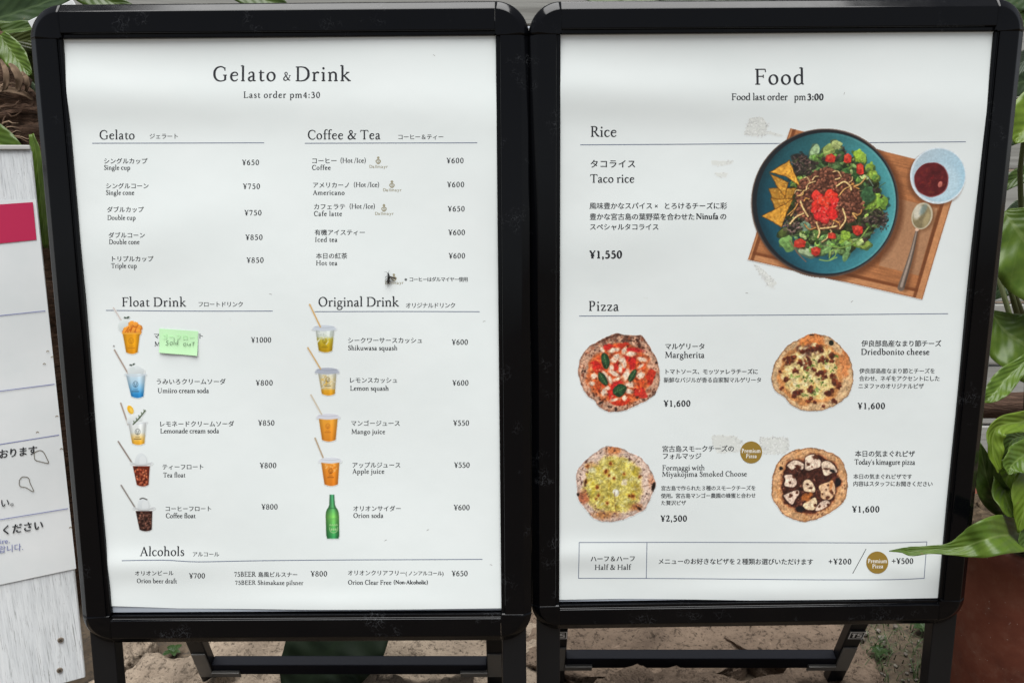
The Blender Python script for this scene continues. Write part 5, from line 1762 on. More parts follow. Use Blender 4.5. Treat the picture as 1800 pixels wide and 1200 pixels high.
hw = p.build("handwriting", PL, plain("pen_ink", (.045, .085, .05), .5), note, .0, True, cz + .0012)

# ------------------------------------------------------------------ black insect on the left poster
ins = empty("insect", PL.matrix())
tag(ins, "slim black winged insect resting on the small gold emblem of the left menu", "insect")


def L3(px, py, z):
    q = PL.local(np.array(float(px)), np.array(float(py)), Z_PAPER)
    return (q[0], q[1], Z_PAPER + float(wave(q[0], q[1])) + z)


mm = .001 / 1.25
V, F = tube([L3(682.6, 479.4, .002), L3(682.8, 480.4, .0024), L3(683.2, 482, .0026), L3(683.6, 483.6, .0025), L3(684, 485, .0026), L3(684.2, 487.5, .0029), L3(684, 490, .0027), L3(683.8, 491.5, .0022), L3(683.6, 493.5, .0026), L3(682.8, 496.5, .0022), L3(681.4, 499.2, .0012)],
            [.0003, .0010, .0014, .0011, .0016, .0019, .0015, .0010, .0017, .0013, .0003], 10)
mk("body", V, F, plain("insect_black", (.012, .012, .012), .3, .5), ins, True)
for a, b, c in (((682.2, 480), (680, 478), (676.4, 477.6)), ((683.4, 480), (684, 477), (685, 474.6))):
    V, F = tube([L3(*a, .0025), L3(*b, .0032), L3(*c, .0028)], [.0003, .00024, .00016], 6)
    mk("antenna", V, F, plain("insect_leg", (.05, .045, .04), .4), ins)
for a, b, c in (((684, 485), (688.5, 486.2), (692, 489)), ((684, 488), (689, 490), (692, 493)), ((683.6, 490), (687, 495), (688.5, 499)),
                ((682.8, 485), (679, 486), (677.4, 489)), ((682.8, 488), (678.6, 491), (677, 495)), ((682.8, 490), (679.4, 496), (677.8, 500))):
    V, F = tube([L3(*a, .002), L3(*b, .003), L3(*c, .0006)], [.0005, .0004, .0002], 6)
    mk("leg", V, F, plain("insect_leg", (.03, .028, .025), .4), ins)
for pts in ([(684.6, 484.6), (688, 485.2), (693, 487), (697, 488.4), (696, 490.6), (690, 489.4), (685, 487)], [(683.6, 486), (684.6, 490), (683.8, 496), (681.6, 499.8), (681.2, 496), (682.2, 490)]):
    P3 = [L3(a, b, .0034) for a, b in pts]
    n = len(P3)
    V = P3 + [(a, b, c - .0003) for a, b, c in P3]
    mk("wing", V, [tuple(range(n)), tuple(range(2 * n - 1, n - 1, -1))] + [(i, (i + 1) % n, n + (i + 1) % n, n + i) for i in range(n)], plain("insect_wing", (.06, .05, .04), .35), ins)

# ------------------------------------------------------------------ weathered white wooden sign at the left
dx = np.array([.889, .458, 0.0])
TOP = np.array(at(55, 262, 1.418))
BOT = np.array(at(150, 1190, 1.318))
yy = TOP - BOT
yy = yy / np.linalg.norm(yy)
yy = yy - dx * (yy @ dx)
yy /= np.linalg.norm(yy)
PS = Plane(TOP, dx, yy, np.cross(dx, yy))
sign = empty("wooden_sign", PS.matrix())
tag(sign, "weathered white painted wooden sign with a paper notice, beside the left menu board", "sign")
BLq = PS.local(np.array(150.), np.array(1190.))
TRq = PS.local(np.array(55.), np.array(264.))
bm = bmesh.new()
q = [(TRq[0] - .75, TRq[1]), (TRq[0], TRq[1]), (BLq[0], BLq[1]), (BLq[0] - .75, BLq[1])]
fr = [bm.verts.new((a, b, 0)) for a, b in q]
bk = [bm.verts.new((a, b, -.018)) for a, b in q]
bm.faces.new(fr)
bm.faces.new(bk[::-1])
for i in range(4):
    bm.faces.new((fr[i], bk[i], bk[(i + 1) % 4], fr[(i + 1) % 4]))
bmesh.ops.bevel(bm, geom=bm.edges[:], offset=.0015, segments=2, affect='EDGES')
from_bm("panel", bm, m_white_wood(), sign)
bm = bmesh.new()
bm_box(bm, (TRq[0] - .377, TRq[1] + .0045, -.008), (.752, .008, .024), .0015)
from_bm("metal_trim", bm, plain("bare_aluminium", (.5, .49, .47), .35, .7), sign)
for x, y, r in ((106.5, 1124, 6.2), (105, 1177, 6.4)):
    c = PS.local(np.array(x), np.array(y))
    bm = bmesh.new()
    bmesh.ops.create_cone(bm, segments=20, radius1=.0056, radius2=.0048, depth=.002, cap_ends=True, matrix=Matrix.Translation((c[0], c[1], .0012)))
    sc = from_bm("screw", bm, plain("rusty_screw", (.16, .13, .10), .5, .5), sign)
    bm = bmesh.new()
    for a in (.5, 2.07):
        bm_box(bm, (0, 0, 0), (.0062, .0011, .0006), 0, Matrix.Translation((c[0], c[1], .0024)) @ Matrix.Rotation(a, 4, 'Z'))
    from_bm("slot", bm, plain("dark_slot", (.02, .018, .015), .7), sc)


def sq(pts, z=0.0):
    return [PS.local(np.array(float(a)), np.array(float(b)), z) for a, b in pts]


NZ = .0012
paper = sq([(63, 350), (134, 1000)])
qn = sq([(63, 350.5), (134, 998)])
left = .60
V = []
nn = 40
for j in range(nn + 1):
    t = j / nn
    rx = qn[0] * (1 - t) + qn[1] * t
    for i in range(9):
        s = i / 8
        x = rx[0] - left * (1 - s)
        V.append((x, rx[1], NZ + .0006 * math.sin(t * 16 + s * 5) * (s > .5) + .0002))
F = [(j * 9 + i, j * 9 + i + 1, (j + 1) * 9 + i + 1, (j + 1) * 9 + i) for j in range(nn) for i in range(8)]
npap = NT("notice_paper", .5, .3)
nv = npap.obj()
cc = npap.ramp(npap.noise(nv, 8, 4), [(.35, (.70, .735, .735)), (.7, (.77, .79, .79))])
cc = npap.mix(npap.ramp(npap.noise(npap.obj(), 60, 5, .7), [(.70, (0, 0, 0)), (.78, (.5, .5, .5))]), cc, (.36, .33, .27))
npap.base(cc)
notice = mk("notice", V, F, npap.m, sign, True)


def spoly(name, pts, mat, z):
    q_ = sq(pts)
    mk(name, [(a, b, z) for a, b in q_], [tuple(range(len(q_)))], mat, notice)


spoly("red_band", [(-60, 363.5), (58, 355.5), (64.5, 421.5), (-60, 434)], M_RED, NZ + .0011)


class SPrint(Print):
    def put(s, name, mat, z):
        V = np.concatenate(s.V)
        L = PS.local(V[:, 0], V[:, 1])
        return mk(name, np.column_stack([L, np.full(len(L), z) + np.concatenate(s.Z)]), s.F, mat, notice)


for a, b in (((-80, 563), (80, 546)), ((-80, 697), (96, 674.5)), ((-80, 793), (104, 763.5)), ((-80, 925), (120, 892.5))):
    SPrint().line([a, b], 1.3).put("rule_line", M_BLUET, NZ + .0012)
for tx, a, b, y, em, wt, sl in (("おります", -2, 66, 804, 17.5, .024, -.115), ("い。", 0, 34, 890, 17, .010, -.13), ("ください", 2, 77, 938, 18.5, .024, -.14)):
    SPrint().jp(tx, a, b, y, em, wt, sl).put("notice_text", M_TEXT2, NZ + .0013)
SPrint().sans("ire.", 0, 19, 955, .006, -.12).put("foreign_text", M_BLUET, NZ + .0013)
SPrint().jp("바랍니다.", -16, 52, 972, 14, .004, -.13).put("foreign_text", M_BLUET, NZ + .0013)
for pts in ([(60, 795), (68, 791), (76, 793), (83, 806), (85, 813), (74, 811), (62, 807), (60, 795)], [(34, 843), (40, 837), (50, 839), (53, 848), (59, 861), (56, 862), (46, 856), (35, 853), (34, 843)]):
    SPrint().stroke(pts, 1.3).put("peeled_patch", plain("peel_edge", (.14, .12, .09), .8), NZ + .0012)
for x, y in ((84, 618), (92, 628), (78, 640), (100, 732), (108, 789), (124, 927), (66, 760)):
    SPrint().stroke([(x - 2.5, y), (x, y - 2), (x + 2.5, y - .5)], 1.4).put("stain", plain("stain_brown", (.26, .22, .15), .8), NZ + .0012)

# ------------------------------------------------------------------ plants


def leaf(name, spec, mat, par=None, fold=.25, nh=(0, -1, .4), und=.04, curl=0.0, ncol=10, seg=7):
    """spec: midrib as (px, py, distance, width in photo px) - turned into a real curved blade with thickness"""
    pts = [at(a, b, Y) for a, b, Y, w in spec]
    wd = [w * (p - Vector(CAM)).dot(Vector(-CZ)) / FPX for (a, b, Y, w), p in zip(spec, pts)]
    arr = catmull(np.column_stack([np.array(pts), wd]), seg)
    P = [Vector(r[:3]) for r in arr]
    W = np.maximum(arr[:, 3], .0004)
    nh = Vector(nh).normalized()
    n = len(P)
    V, uv = [], []
    for i in range(n):
        d = (P[min(i + 1, n - 1)] - P[max(i - 1, 0)]).normalized()
        s = d.cross(nh).normalized()
        nr = s.cross(d).normalized()
        for k in range(ncol + 1):
            c = 2 * k / ncol - 1
            h = fold * abs(c) * W[i] / 2 + und * W[i] * math.sin(i * .9 + (2 if c > 0 else 0)) * abs(c) - curl * W[i] * c * c
            V.append(P[i] + s * c * W[i] / 2 + nr * h)
            uv.append((k / ncol, i / (n - 1)))
    m = ncol + 1
    F = [(i * m + k, i * m + k + 1, (i + 1) * m + k + 1, (i + 1) * m + k) for i in range(n - 1) for k in range(ncol)]
    o = mk(name, V, F, mat, par, True)
    ul = o.data.uv_layers.new(name="UVMap")
    for lp in o.data.loops:
        ul.data[lp.index].uv = uv[lp.vertex_index]
    sol = o.modifiers.new("thickness", 'SOLIDIFY')
    sol.thickness = .0007
    return o


LG = m_leaf("leaf_fresh_green", (.038, .072, .006), (.062, .102, .010), (.10, .14, .035), 9)
LM = m_leaf("leaf_mid_green", (.024, .047, .006), (.041, .070, .010), (.08, .115, .03), 8)
LD = m_leaf("leaf_dark_green", (.013, .028, .008), (.022, .042, .011), (.05, .08, .03), 10)
LO = m_leaf("leaf_olive", (.032, .042, .009), (.045, .054, .014), (.09, .11, .035), 12)
LY = m_leaf("leaf_yellow_green", (.065, .108, .007), (.095, .145, .012), (.13, .175, .035), 8)
LGY = m_leaf("leaf_grey_green", (.035, .055, .030), (.055, .075, .045), (.12, .15, .10), 16)
STEM = plain("plant_stem", (.075, .09, .03), .6, .3)

# potted plant at the right, one long leaf lying across the board's corner
PX, PY = .955, 1.235
pot = empty("potted_plant", None, (PX, PY, 0))
tag(pot, "leafy green plant in a red brown terracotta pot, one long leaf crossing the right menu", "potted plant")
PI_ = Matrix.Translation((-PX, -PY, 0))


def into(o, root):
    o.data.transform(Matrix.Translation(-root.location))
    o.parent = root
    return o


def lathe(prof, n=56):
    V, F = [], []
    for r, z in prof:
        for k in range(n):
            a = 2 * math.pi * k / n
            V.append((r * math.cos(a), r * math.sin(a), z))
    for i in range(len(prof) - 1):
        for k in range(n):
            F.append((i * n + k, i * n + (k + 1) % n, (i + 1) * n + (k + 1) % n, (i + 1) * n + k))
    return V, F


V, F = lathe([(.0, .002), (.125, .002), (.13, .01), (.150, .18), (.163, .31), (.166, .375), (.170, .38), (.172, .41), (.168, .416), (.158, .415), (.154, .40), (.150, .37), (.10, .365), (0, .36)])
mk("pot", V, F, m_terracotta(), pot, True)
bm = bmesh.new()
bmesh.ops.create_icosphere(bm, subdivisions=5, radius=1.0)
for v in bm.verts:
    k = 1 + .10 * float(vn(np.array(v.co.x * 5 + 9), np.array(v.co.y * 5 + v.co.z * 4 + 9), .6, 3) - .5) + .05 * random.uniform(-1, 1)
    v.co = Vector((v.co.x * .150 * k, v.co.y * .150 * k, .40 + v.co.z * .045 * k))
from_bm("soil", bm, m_fibre("root_soil", (.03, .022, .015), (.13, .095, .06), (60, 60, 60)), pot, True)


def pleaf(spec, m, **kw):
    return into(leaf("leaf", spec, m, None, **kw), pot)


# long leaf over the board: points measured in front of the board face
bp = lambda x, y, z: PR.world(x, y, z)
def Yb(x, y, z):
    return PR.world(x, y, z).y
pleaf([(1830, 930, 1.17, 30), (1790, 938, 1.13, 62), (1748, 943, Yb(1748, 945, .05), 66), (1705, 957, Yb(1705, 957, .05), 46), (1672, 965, Yb(1672, 965, .045), 22), (1635, 966, Yb(1635, 967, .04), 14), (1600, 969, Yb(1600, 968, .036), 16), (1584, 967, Yb(1584, 967, .034), 8), (1563, 968, Yb(1563, 968, .032), 1)], LG, fold=.35, nh=(.0, -.8, .7), und=.02)
pleaf([(1800, 905, 1.20, 10), (1768, 890, 1.15, 40), (1742, 862, 1.12, 50), (1730, 820, 1.12, 34), (1722, 777, 1.13, 2)], LM, fold=.4, nh=(-.3, -1, .3), und=.05)
pleaf([(1800, 800, 1.22, 10), (1776, 828, 1.14, 52), (1766, 862, 1.11, 62), (1774, 892, 1.09, 44), (1788, 910, 1.08, 2)], LG, fold=.3, nh=(.1, -1, .5), und=.05)
pleaf([(1815, 800, 1.18, 20), (1806, 850, 1.10, 56), (1800, 895, 1.08, 46), (1790, 936, 1.07, 2)], LY, fold=.35, nh=(-.1, -1, .4), und=.05)
pleaf([(1830, 738, 1.16, 40), (1790, 742, 1.13, 36), (1752, 752, 1.11, 32), (1744, 785, 1.10, 34), (1753, 822, 1.09, 14), (1756, 830, 1.09, 1)], LY, fold=.45, nh=(.2, -1, .5), und=.08)
pleaf([(1830, 790, 1.15, 30), (1800, 800, 1.11, 52), (1778, 818, 1.09, 44), (1772, 834, 1.08, 2)], LG, fold=.4, nh=(0, -1, .6), und=.08)
pleaf([(1800, 765, 1.19, 10), (1778, 775, 1.17, 34), (1770, 800, 1.16, 26), (1774, 815, 1.16, 2)], LM, fold=.3)
pleaf([(1830, 860, 1.22, 40), (1790, 850, 1.20, 80), (1745, 850, 1.19, 60), (1735, 840, 1.18, 4)], LD, fold=.3)
pleaf([(1850, 900, 1.16, 40), (1822, 915, 1.10, 70), (1803, 950, 1.07, 40), (1798, 968, 1.06, 2)], LM, fold=.3)
for pts in ([(1812, 935), (1800, 880), (1772, 800)], [(1818, 930), (1830, 860), (1835, 780)], [(1808, 938), (1790, 915), (1760, 890)]):
    V, F = tube([at(x, y, 1.21 - .02 * i) for i, (x, y) in enumerate(pts)], [.005, .004, .003], 8)
    into(mk("stem", V, F, STEM, None, True), pot)

# shrub with big blades behind the right board
shr = empty("broad_leaved_shrub", None, (1.18, 1.62, 0))
tag(shr, "broad-leaved green shrub growing behind the right edge of the right menu board", "shrub")


def sleaf(spec, m, **kw):
    return into(leaf("leaf", spec, m, None, **kw), shr)


sleaf([(1765, 372, 1.52, 20), (1785, 400, 1.50, 130), (1815, 440, 1.48, 160), (1860, 500, 1.46, 120), (1900, 540, 1.45, 4)], LG, fold=.2, nh=(-.2, -1, .3))
sleaf([(1740, 545, 1.50, 4), (1765, 580, 1.48, 90), (1800, 605, 1.46, 120), (1850, 640, 1.45, 100), (1900, 670, 1.45, 4)], LG, fold=.22, nh=(-.2, -1, .4))
sleaf([(1880, 150, 1.56, 10), (1840, 190, 1.52, 90), (1800, 228, 1.50, 74), (1783, 252, 1.49, 4)], LY, fold=.3, nh=(-.3, -1, .3))
sleaf([(1850, 590, 1.42, 8), (1806, 632, 1.38, 20), (1772, 662, 1.36, 34), (1752, 686, 1.34, 36), (1738, 700, 1.33, 22), (1728, 707, 1.33, 1)], LG, fold=.5, nh=(-.4, -1, .7), und=.06)
sleaf([(1900, 320, 1.72, 10), (1840, 345, 1.70, 30), (1790, 365, 1.70, 26), (1755, 395, 1.70, 2)], LGY, fold=.3)
sleaf([(1900, 350, 1.74, 10), (1840, 380, 1.72, 34), (1780, 390, 1.72, 28), (1745, 420, 1.72, 2)], LGY, fold=.3)
sleaf([(1880, 20, 1.80, 10), (1830, 30, 1.78, 30), (1790, 40, 1.76, 26), (1752, 75, 1.75, 2)], LM, fold=.3)
sleaf([(1880, 60, 1.82, 10), (1830, 90, 1.80, 34), (1785, 120, 1.78, 28), (1762, 160, 1.77, 2)], LGY, fold=.3)
sleaf([(1890, -20, 1.82, 10), (1830, -10, 1.80, 60), (1770, -5, 1.78, 60), (1715, 8, 1.77, 2)], LD, fold=.3)
sleaf([(1870, 100, 1.85, 10), (1820, 60, 1.84, 40), (1790, 10, 1.83, 40), (1770, -30, 1.83, 2)], LM, fold=.3)
for sp_, m_ in (([(1900, 200, 1.9, 10), (1840, 210, 1.88, 70), (1780, 230, 1.86, 60), (1745, 270, 1.85, 4)], LD), ([(1890, 110, 1.92, 10), (1830, 140, 1.9, 70), (1775, 150, 1.88, 60), (1740, 190, 1.87, 4)], LD),
                ([(1880, 470, 1.8, 10), (1820, 490, 1.78, 50), (1770, 500, 1.77, 44), (1735, 530, 1.77, 4)], LD), ([(1870, 280, 1.86, 8), (1815, 300, 1.84, 30), (1775, 320, 1.83, 24), (1750, 345, 1.83, 2)], LM),
                ([(1700, -30, 1.75, 10), (1600, -8, 1.74, 40), (1480, -2, 1.73, 36), (1380, -8, 1.73, 4)], LD), ([(1450, -30, 1.78, 10), (1330, -10, 1.77, 40), (1220, -3, 1.76, 34), (1100, -12, 1.76, 4)], LD),
                ([(1240, -30, 1.8, 10), (1150, -8, 1.79, 34), (1070, -2, 1.78, 28), (1000, -10, 1.78, 3)], LM)):
    sleaf(sp_, m_, fold=.25, nh=(-.2, -1, .4))
for pts in ([(1812, 520, 1.62), (1796, 400, 1.60), (1793, 300, 1.58), (1800, 240, 1.52)], [(1800, 560, 1.62), (1776, 500, 1.60), (1762, 440, 1.58), (1766, 380, 1.54)], [(1830, 700, 1.62), (1800, 640, 1.58), (1750, 470, 1.60)], [(1790, 560, 1.60), (1775, 505, 1.60), (1754, 460, 1.62)]):
    V, F = tube([at(*q_) for q_ in pts], [.006, .0055, .005, .004][:len(pts)], 8)
    into(mk("stem", V, F, STEM, None, True), shr)
V, F = tube([at(1805, 900, 1.66), at(1812, 700, 1.66), at(1815, 560, 1.64)], [.016, .014, .010], 10)
into(mk("trunk", V, F, plain("shrub_bark", (.06, .05, .035), .9, .1), None, True), shr)

# brown log lying behind the curled leaf
V, F = tube([at(1690, 716, 1.75), at(1740, 713, 1.75), at(1800, 712, 1.75), at(1900, 708, 1.75), at(2000, 700, 1.75)], [.026, .030, .032, .031, .03], 18)
lg = mk("log", V, F, m_fibre("brown_bark", (.028, .016, .011), (.10, .06, .042), (14, 90, 90)), None, True)
tag(lg, "dark brown wooden log lying behind the curled leaf at the right", "log")

# fibrous palm at the left
pal = empty("palm", None, (-1.02, 1.62, 0))
tag(pal, "palm with a shaggy brown fibre trunk and broad green blades behind the white sign", "palm tree")
tp = [at(-60, 40, 1.62), at(-20, 110, 1.60), at(10, 170, 1.58), at(38, 225, 1.57), at(62, 285, 1.57), at(84, 370, 1.58), at(92, 520, 1.60), at(100, 800, 1.62), at(108, 1100, 1.64)]
n = 40
arr = catmull(np.array([list(v) for v in tp]), 7)
V, F = tube(arr, [.050 + .007 * math.sin(i * 1.7) + .004 * math.sin(i * 4.1) for i in range(len(arr))], 26)
V = [Vector(v) + Vector((random.gauss(0, .0016), random.gauss(0, .0016), random.gauss(0, .0025))) for v in V]
into(mk("trunk", V, F, m_fibre("palm_fibre", (.020, .012, .008), (.115, .068, .045), (26, 26, 120)), None, True), pal)
FIB = plain("frayed_fibre", (.10, .062, .042), .9, .1)
FIB2 = plain("pale_frayed_fibre", (.24, .17, .115), .9, .1)
for k in range(46):
    i = random.randint(5, 30)
    cc_ = Vector(arr[i])
    d = (Vector(arr[i + 1]) - Vector(arr[i - 1])).normalized()
    s1 = d.cross(Vector((0, -1, .1))).normalized()
    s2 = s1.cross(d).normalized()
    if s2.y > 0:
        s2 = -s2
    a0, sl = random.uniform(-1.25, .4), random.uniform(-.035, .035)
    pp = []
    for j in range(8):
        aa = a0 + j * random.uniform(.12, .19)
        pp.append(cc_ + (s1 * math.sin(aa) + s2 * math.cos(aa)) * .0565 + d * (sl * (j / 7) ** 1.5 + .006 * math.sin(j * 1.1 + k)))
    th = random.uniform(.6, 1.3)
    V, F = tube(pp, [.0006 * th, .0013 * th, .0017 * th, .0019 * th, .0017 * th, .0014 * th, .001 * th, .0004], 6)
    into(mk("fibre", V, F, FIB2 if k % 3 == 0 else FIB, None, True), pal)
HUSK = NT("husk_brown", .9, .1)
HUSK.base(HUSK.ramp(HUSK.noise(HUSK.obj((60, 60, 25)), 1.0, 4), [(.3, (.045, .03, .02)), (.7, (.16, .11, .072))]))
for sp_, cu in (([(16, 112, 1.52, 4), (26, 122, 1.50, 11), (34, 140, 1.495, 12), (31, 156, 1.50, 9), (24, 161, 1.51, 3)], .3), ([(0, 104, 1.54, 4), (10, 124, 1.51, 9), (11, 146, 1.505, 9), (4, 164, 1.51, 3)], .25),
                ([(38, 126, 1.53, 3), (45, 136, 1.51, 8), (48, 150, 1.505, 8), (45, 162, 1.51, 3)], .25), ([(-10, 160, 1.53, 6), (14, 158, 1.505, 10), (40, 164, 1.50, 9), (58, 176, 1.51, 3)], .3)):
    o_ = leaf("husk", sp_, HUSK.m, None, cu, (.3, -1, .3), .06)
    into(o_, pal)


def lleaf(spec, m, **kw):
    return into(leaf("leaf", spec, m, None, **kw), pal)


lleaf([(-120, 70, 1.72, 20), (-40, 45, 1.72, 90), (30, 22, 1.72, 84), (90, 0, 1.72, 60), (160, -40, 1.72, 4)], LD, fold=.2)
lleaf([(-120, 30, 1.78, 10), (-30, 0, 1.78, 80), (60, -20, 1.78, 80), (150, -50, 1.78, 4)], LM, fold=.2)
lleaf([(-100, 64, 1.66, 10), (-20, 58, 1.66, 36), (30, 52, 1.66, 30), (80, 44, 1.66, 14), (110, 40, 1.66, 2)], LM, fold=.35, nh=(0, -1, .8))
lleaf([(-100, 84, 1.68, 10), (-20, 78, 1.68, 40), (40, 72, 1.68, 44), (100, 74, 1.68, 30), (130, 80, 1.68, 4)], LO, fold=.2)
lleaf([(10, 70, 1.69, 10), (46, 92, 1.69, 70), (66, 130, 1.69, 60), (80, 190, 1.69, 4)], LO, fold=.2)
lleaf([(0, 62, 1.56, 22), (18, 88, 1.55, 40), (34, 110, 1.54, 38), (50, 130, 1.53, 16), (53, 134, 1.53, 3)], LG, fold=.25, nh=(.2, -1, .2))
lleaf([(-60, 200, 1.52, 20), (-24, 232, 1.51, 50), (8, 262, 1.50, 56), (40, 296, 1.50, 40), (66, 330, 1.5, 4)], LG, fold=.22, nh=(.1, -1, .4))
lleaf([(56, 236, 1.47, 10), (64, 272, 1.46, 24), (70, 330, 1.455, 30), (76, 390, 1.45, 28), (82, 436, 1.45, 8)], LG, fold=.3, nh=(-.2, -1, .1))
lleaf([(46, 140, 1.64, 8), (56, 160, 1.62, 22), (64, 185, 1.61, 20), (66, 210, 1.61, 3)], LGY, fold=.3)
lleaf([(340, -50, 1.9, 10), (420, -20, 1.88, 50), (480, 8, 1.86, 40), (520, 30, 1.86, 4)], LM, fold=.2)
lleaf([(120, -60, 1.9, 10), (150, -24, 1.88, 60), (190, 2, 1.86, 40), (240, 14, 1.86, 4)], LM, fold=.2)

# white card panel showing beside the palm
o = at(52, 24, 1.80)
bm = bmesh.new()
bm_box(bm, (0, 0, 0), (.090, .006, .030), .001, Matrix.Translation(at(97, 33, 1.52)) @ Matrix.Rotation(R(-26), 4, 'Y') @ Matrix.Rotation(R(8), 4, 'Z'))
wc = from_bm("white_panel", bm, plain("white_board", (.66, .68, .68), .5, .3), None)
tag(wc, "small white panel sticking out behind the top left corner of the left board", "panel")

# dark broad leaf on the ground under the left board
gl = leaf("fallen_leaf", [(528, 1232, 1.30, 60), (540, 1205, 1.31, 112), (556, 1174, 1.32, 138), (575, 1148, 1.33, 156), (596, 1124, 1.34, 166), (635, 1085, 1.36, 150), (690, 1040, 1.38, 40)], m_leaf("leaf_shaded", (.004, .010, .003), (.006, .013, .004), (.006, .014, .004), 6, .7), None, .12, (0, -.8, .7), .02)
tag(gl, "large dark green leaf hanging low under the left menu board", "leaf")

# ------------------------------------------------------------------ ground, stones, weeds, wall
gx = np.concatenate([np.linspace(-60, -3, 14)[:-1], np.linspace(-3, 3, 150), np.linspace(3, 60, 14)[1:]])
gy = np.concatenate([np.linspace(-60, .6, 14)[:-1], np.linspace(.6, 2.6, 80), np.linspace(2.6, 80, 14)[1:]])
GX, GY = np.meshgrid(gx, gy)
near = np.exp(-((GX / 2.2) ** 4)) * np.exp(-(((GY - 1.6) / .9) ** 4))
GZ = near * (.030 * (fb(GX, GY, .22, 3) - .55) + .010 * (fb(GX, GY, .05, 5) - .5)) - .006
nxg, nyg = len(gx), len(gy)
idx = np.arange(nxg * nyg).reshape(nyg, nxg)
Fg = np.stack([idx[:-1, :-1], idx[:-1, 1:], idx[1:, 1:], idx[1:, :-1]], -1).reshape(-1, 4)
g = mk("ground", np.stack([GX, GY, GZ], -1).reshape(-1, 3), [tuple(int(i) for i in f) for f in Fg], m_ground(), None, True)
tag(g, kind="structure")

STA = m_stone("sandstone_pale", (.21, .165, .125), (.39, .315, .24))
STB = m_stone("sandstone_pink", (.105, .077, .058), (.23, .17, .125))


def rock(label, cx, cy, rx, ry, h, seed, mat, rot=0, group="sandstone slabs under the boards"):
    bm = bmesh.new()
    bmesh.ops.create_icosphere(bm, subdivisions=5, radius=1.0)
    c_, s_ = math.cos(rot), math.sin(rot)
    rs = np.random.RandomState(seed)
    ks = [(rs.uniform(.75, 1.0), rs.uniform(0, 6.28)) for _ in range(7)]
    for v in bm.verts:
        x, y, z = v.co
        a = math.atan2(y, x)
        lim = min(k / max(.2, math.cos(a - b)) if math.cos(a - b) > .2 else 9 for k, b in ks)
        r = math.hypot(x, y)
        r2 = min(r * 1.25, lim)
        z2 = math.copysign(abs(z) ** .5, z)
        nz = float(fb(np.array(x * 3 + seed), np.array(y * 3 + z + seed), 1.0, seed)) - .5
        n2 = float(fb(np.array(x * 14 + seed), np.array(y * 14 + z * 8), 1.0, seed + 3)) - .5
        X, Y_ = r2 * math.cos(a) * rx * (1 + .2 * nz), r2 * math.sin(a) * ry * (1 + .2 * nz)
        v.co = Vector((cx + X * c_ - Y_ * s_, cy + X * s_ + Y_ * c_, h * (z2 + .9 * nz + .28 * n2)))
    o_ = from_bm("stone_slab", bm, mat, None, True)
    tag(o_, label, "stone", group)
    return o_


gp = lambda px, py, z: (lambda d: CAM + d * ((z - CAM[2]) / d[2]))(ray(np.array(float(px)), np.array(float(py))))


def rk(label, px, py, rx, ry, h, seed, mat, rot=0):
    c = gp(px, py, h * .9)
    return rock(label, c[0], c[1], rx, ry, h, seed, mat, rot)


rk("pale sandstone slab under the left board's near leg, front left", 285, 1195, .13, .10, .07, 1, STA, .4)
rk("pale sandstone slab with rough grey patches left of the dark leaf", 430, 1130, .13, .13, .05, 2, STA, .1)
rk("small pale stone in the gap beside the left front leg", 222, 1132, .045, .07, .05, 3, STA)
rk("broad pinkish sandstone slab right of the dark leaf under the left board", 790, 1140, .22, .15, .05, 4, STA, -.1)
rk("rounded pale stone low under the left board's right side", 750, 1205, .11, .07, .06, 8, STA)
rk("long pinkish sandstone slab behind the right board's crossbar", 1130, 1130, .30, .14, .05, 5, STB, .05)
rk("rough brown sandstone slab below the maker's label bracket", 1390, 1125, .16, .10, .05, 6, STB, -.2)
c = gp(1220, 1192, .10)
rock("humped sandstone slab in front of the right board's crossbar", c[0] - .02, 1.195, .22, .075, .125, 7, STB)
rk("flat brown stone at the bottom beside the weeds", 1440, 1205, .10, .06, .05, 9, STB)

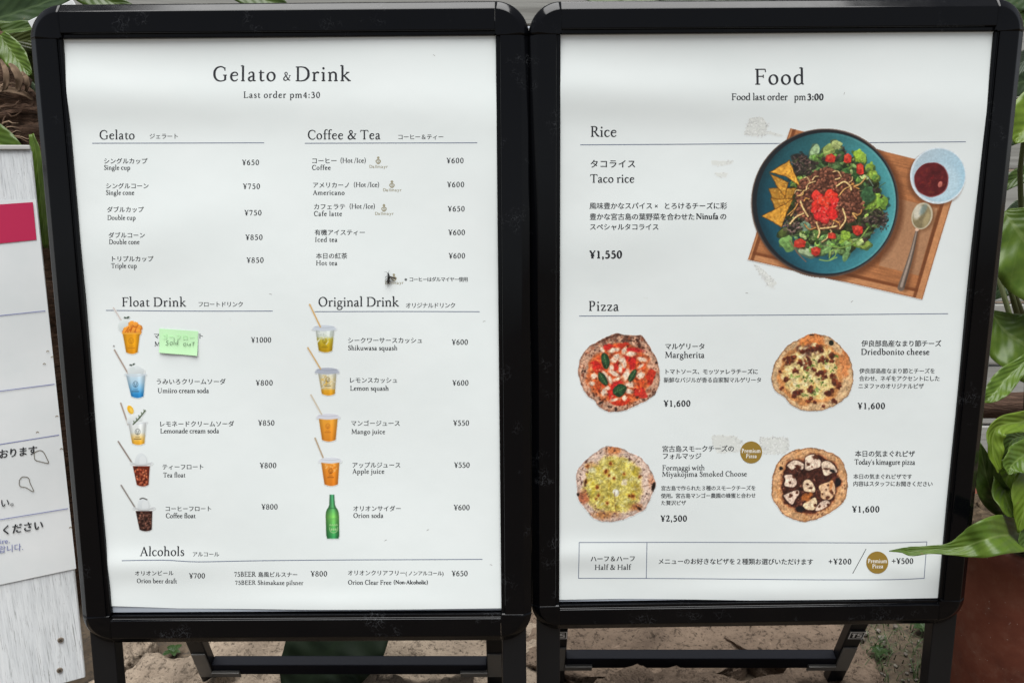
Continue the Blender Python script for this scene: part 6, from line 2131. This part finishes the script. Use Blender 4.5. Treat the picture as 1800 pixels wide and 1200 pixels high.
# gravel and weeds near the pot
bm = bmesh.new()
for k in range(75):
    c = gp(random.uniform(1505, 1650), random.uniform(1095, 1215), 0)
    s = random.choice([.002, .003, .003, .004, .005, .009])
    r = bmesh.ops.create_icosphere(bm, subdivisions=1, radius=1.0)
    q_ = [random.uniform(.6, 1.3) for _ in range(3)]
    for v in r['verts']:
        v.co = Vector((c[0] + v.co.x * s * q_[0], c[1] + v.co.y * s * q_[1], .002 + v.co.z * s * q_[2] * .7))
gv = from_bm("gravel", bm, m_stone("gravel_grey", (.09, .075, .06), (.30, .27, .23)), None, False)
tag(gv, kind="stuff")
V, F = [], []
for k in range(230):
    c = gp(random.choice([random.uniform(1500, 1650), random.gauss(1535, 22), random.gauss(1620, 20)]), random.uniform(1095, 1205), 0)
    a = random.uniform(0, 6.28)
    L = random.uniform(.02, .07)
    w = random.uniform(.0008, .0018)
    d = Vector((math.cos(a), math.sin(a), 0))
    s = Vector((-d.y, d.x, 0)) * w
    b = Vector(c)
    i = len(V)
    for t in (0, .35, .7, 1):
        p_ = b + d * (L * .8 * t * t) + Vector((0, 0, L * (t - .35 * t * t)))
        V += [p_ - s * (1 - t * .95), p_ + s * (1 - t * .95)]
    F += [(i, i + 1, i + 3, i + 2), (i + 2, i + 3, i + 5, i + 4), (i + 4, i + 5, i + 7, i + 6)]
wd = mk("grass", V, F, plain("weed_green", (.045, .075, .025), .6, .3), None)
tag(wd, kind="stuff")
# small weed clumps with leaves
SM = m_leaf("weed_leaf", (.014, .034, .008), (.025, .052, .013), (.04, .07, .025), 4)


def weed(label, px, py, n, sz):
    c = Vector(gp(px, py, 0))
    root = empty("weed", None, tuple(c))
    tag(root, label, "weed", "small weeds between the stones")
    for k in range(n):
        a = 6.28 * k / n + random.uniform(-.3, .3)
        d = Vector((math.cos(a), math.sin(a), 0))
        L = sz * random.uniform(.7, 1.2)
        V, F = [], []
        s = Vector((-d.y, d.x, 0))
        for i in range(7):
            t = i / 6
            w = L * .30 * math.sin(math.pi * min(1, t * .96 + .03)) + .0003
            p_ = d * L * t + Vector((0, 0, .01 + L * (.7 * t - .6 * t * t)))
            V += [p_ - s * w + Vector((0, 0, .15 * w)), p_, p_ + s * w + Vector((0, 0, .15 * w))]
            if i:
                b = 3 * (i - 1)
                F += [(b, b + 1, b + 4, b + 3), (b + 1, b + 2, b + 5, b + 4)]
        o_ = mk("leaf", V, F, SM, root, True)
        ul = o_.data.uv_layers.new(name="UVMap")
        for lp in o_.data.loops:
            ul.data[lp.index].uv = ((lp.vertex_index % 3) / 2, (lp.vertex_index // 3) / 6)


weed("small green weed in the dark gap between stones beside the left rear leg", 306, 1152, 6, .022)
weed("small weed behind the right board beside its right front leg", 1622, 1110, 8, .03)
weed("weed sprouting just left of the maker's label bracket", 1466, 1110, 5, .018)
weed("thin weed among gravel near the terracotta pot", 1545, 1152, 6, .022)

# boarded wall behind everything
wall = empty("board_wall", None, (0, 2.35, 0))
tag(wall, "grey wall of weathered horizontal boards behind the plants", "wall")
WM = m_wall()
for k in range(13):
    bm = bmesh.new()
    bm_box(bm, (0, random.uniform(-.003, .003), .10 + k * .2), (9, .03, .192), .004)
    from_bm("board", bm, WM, wall)
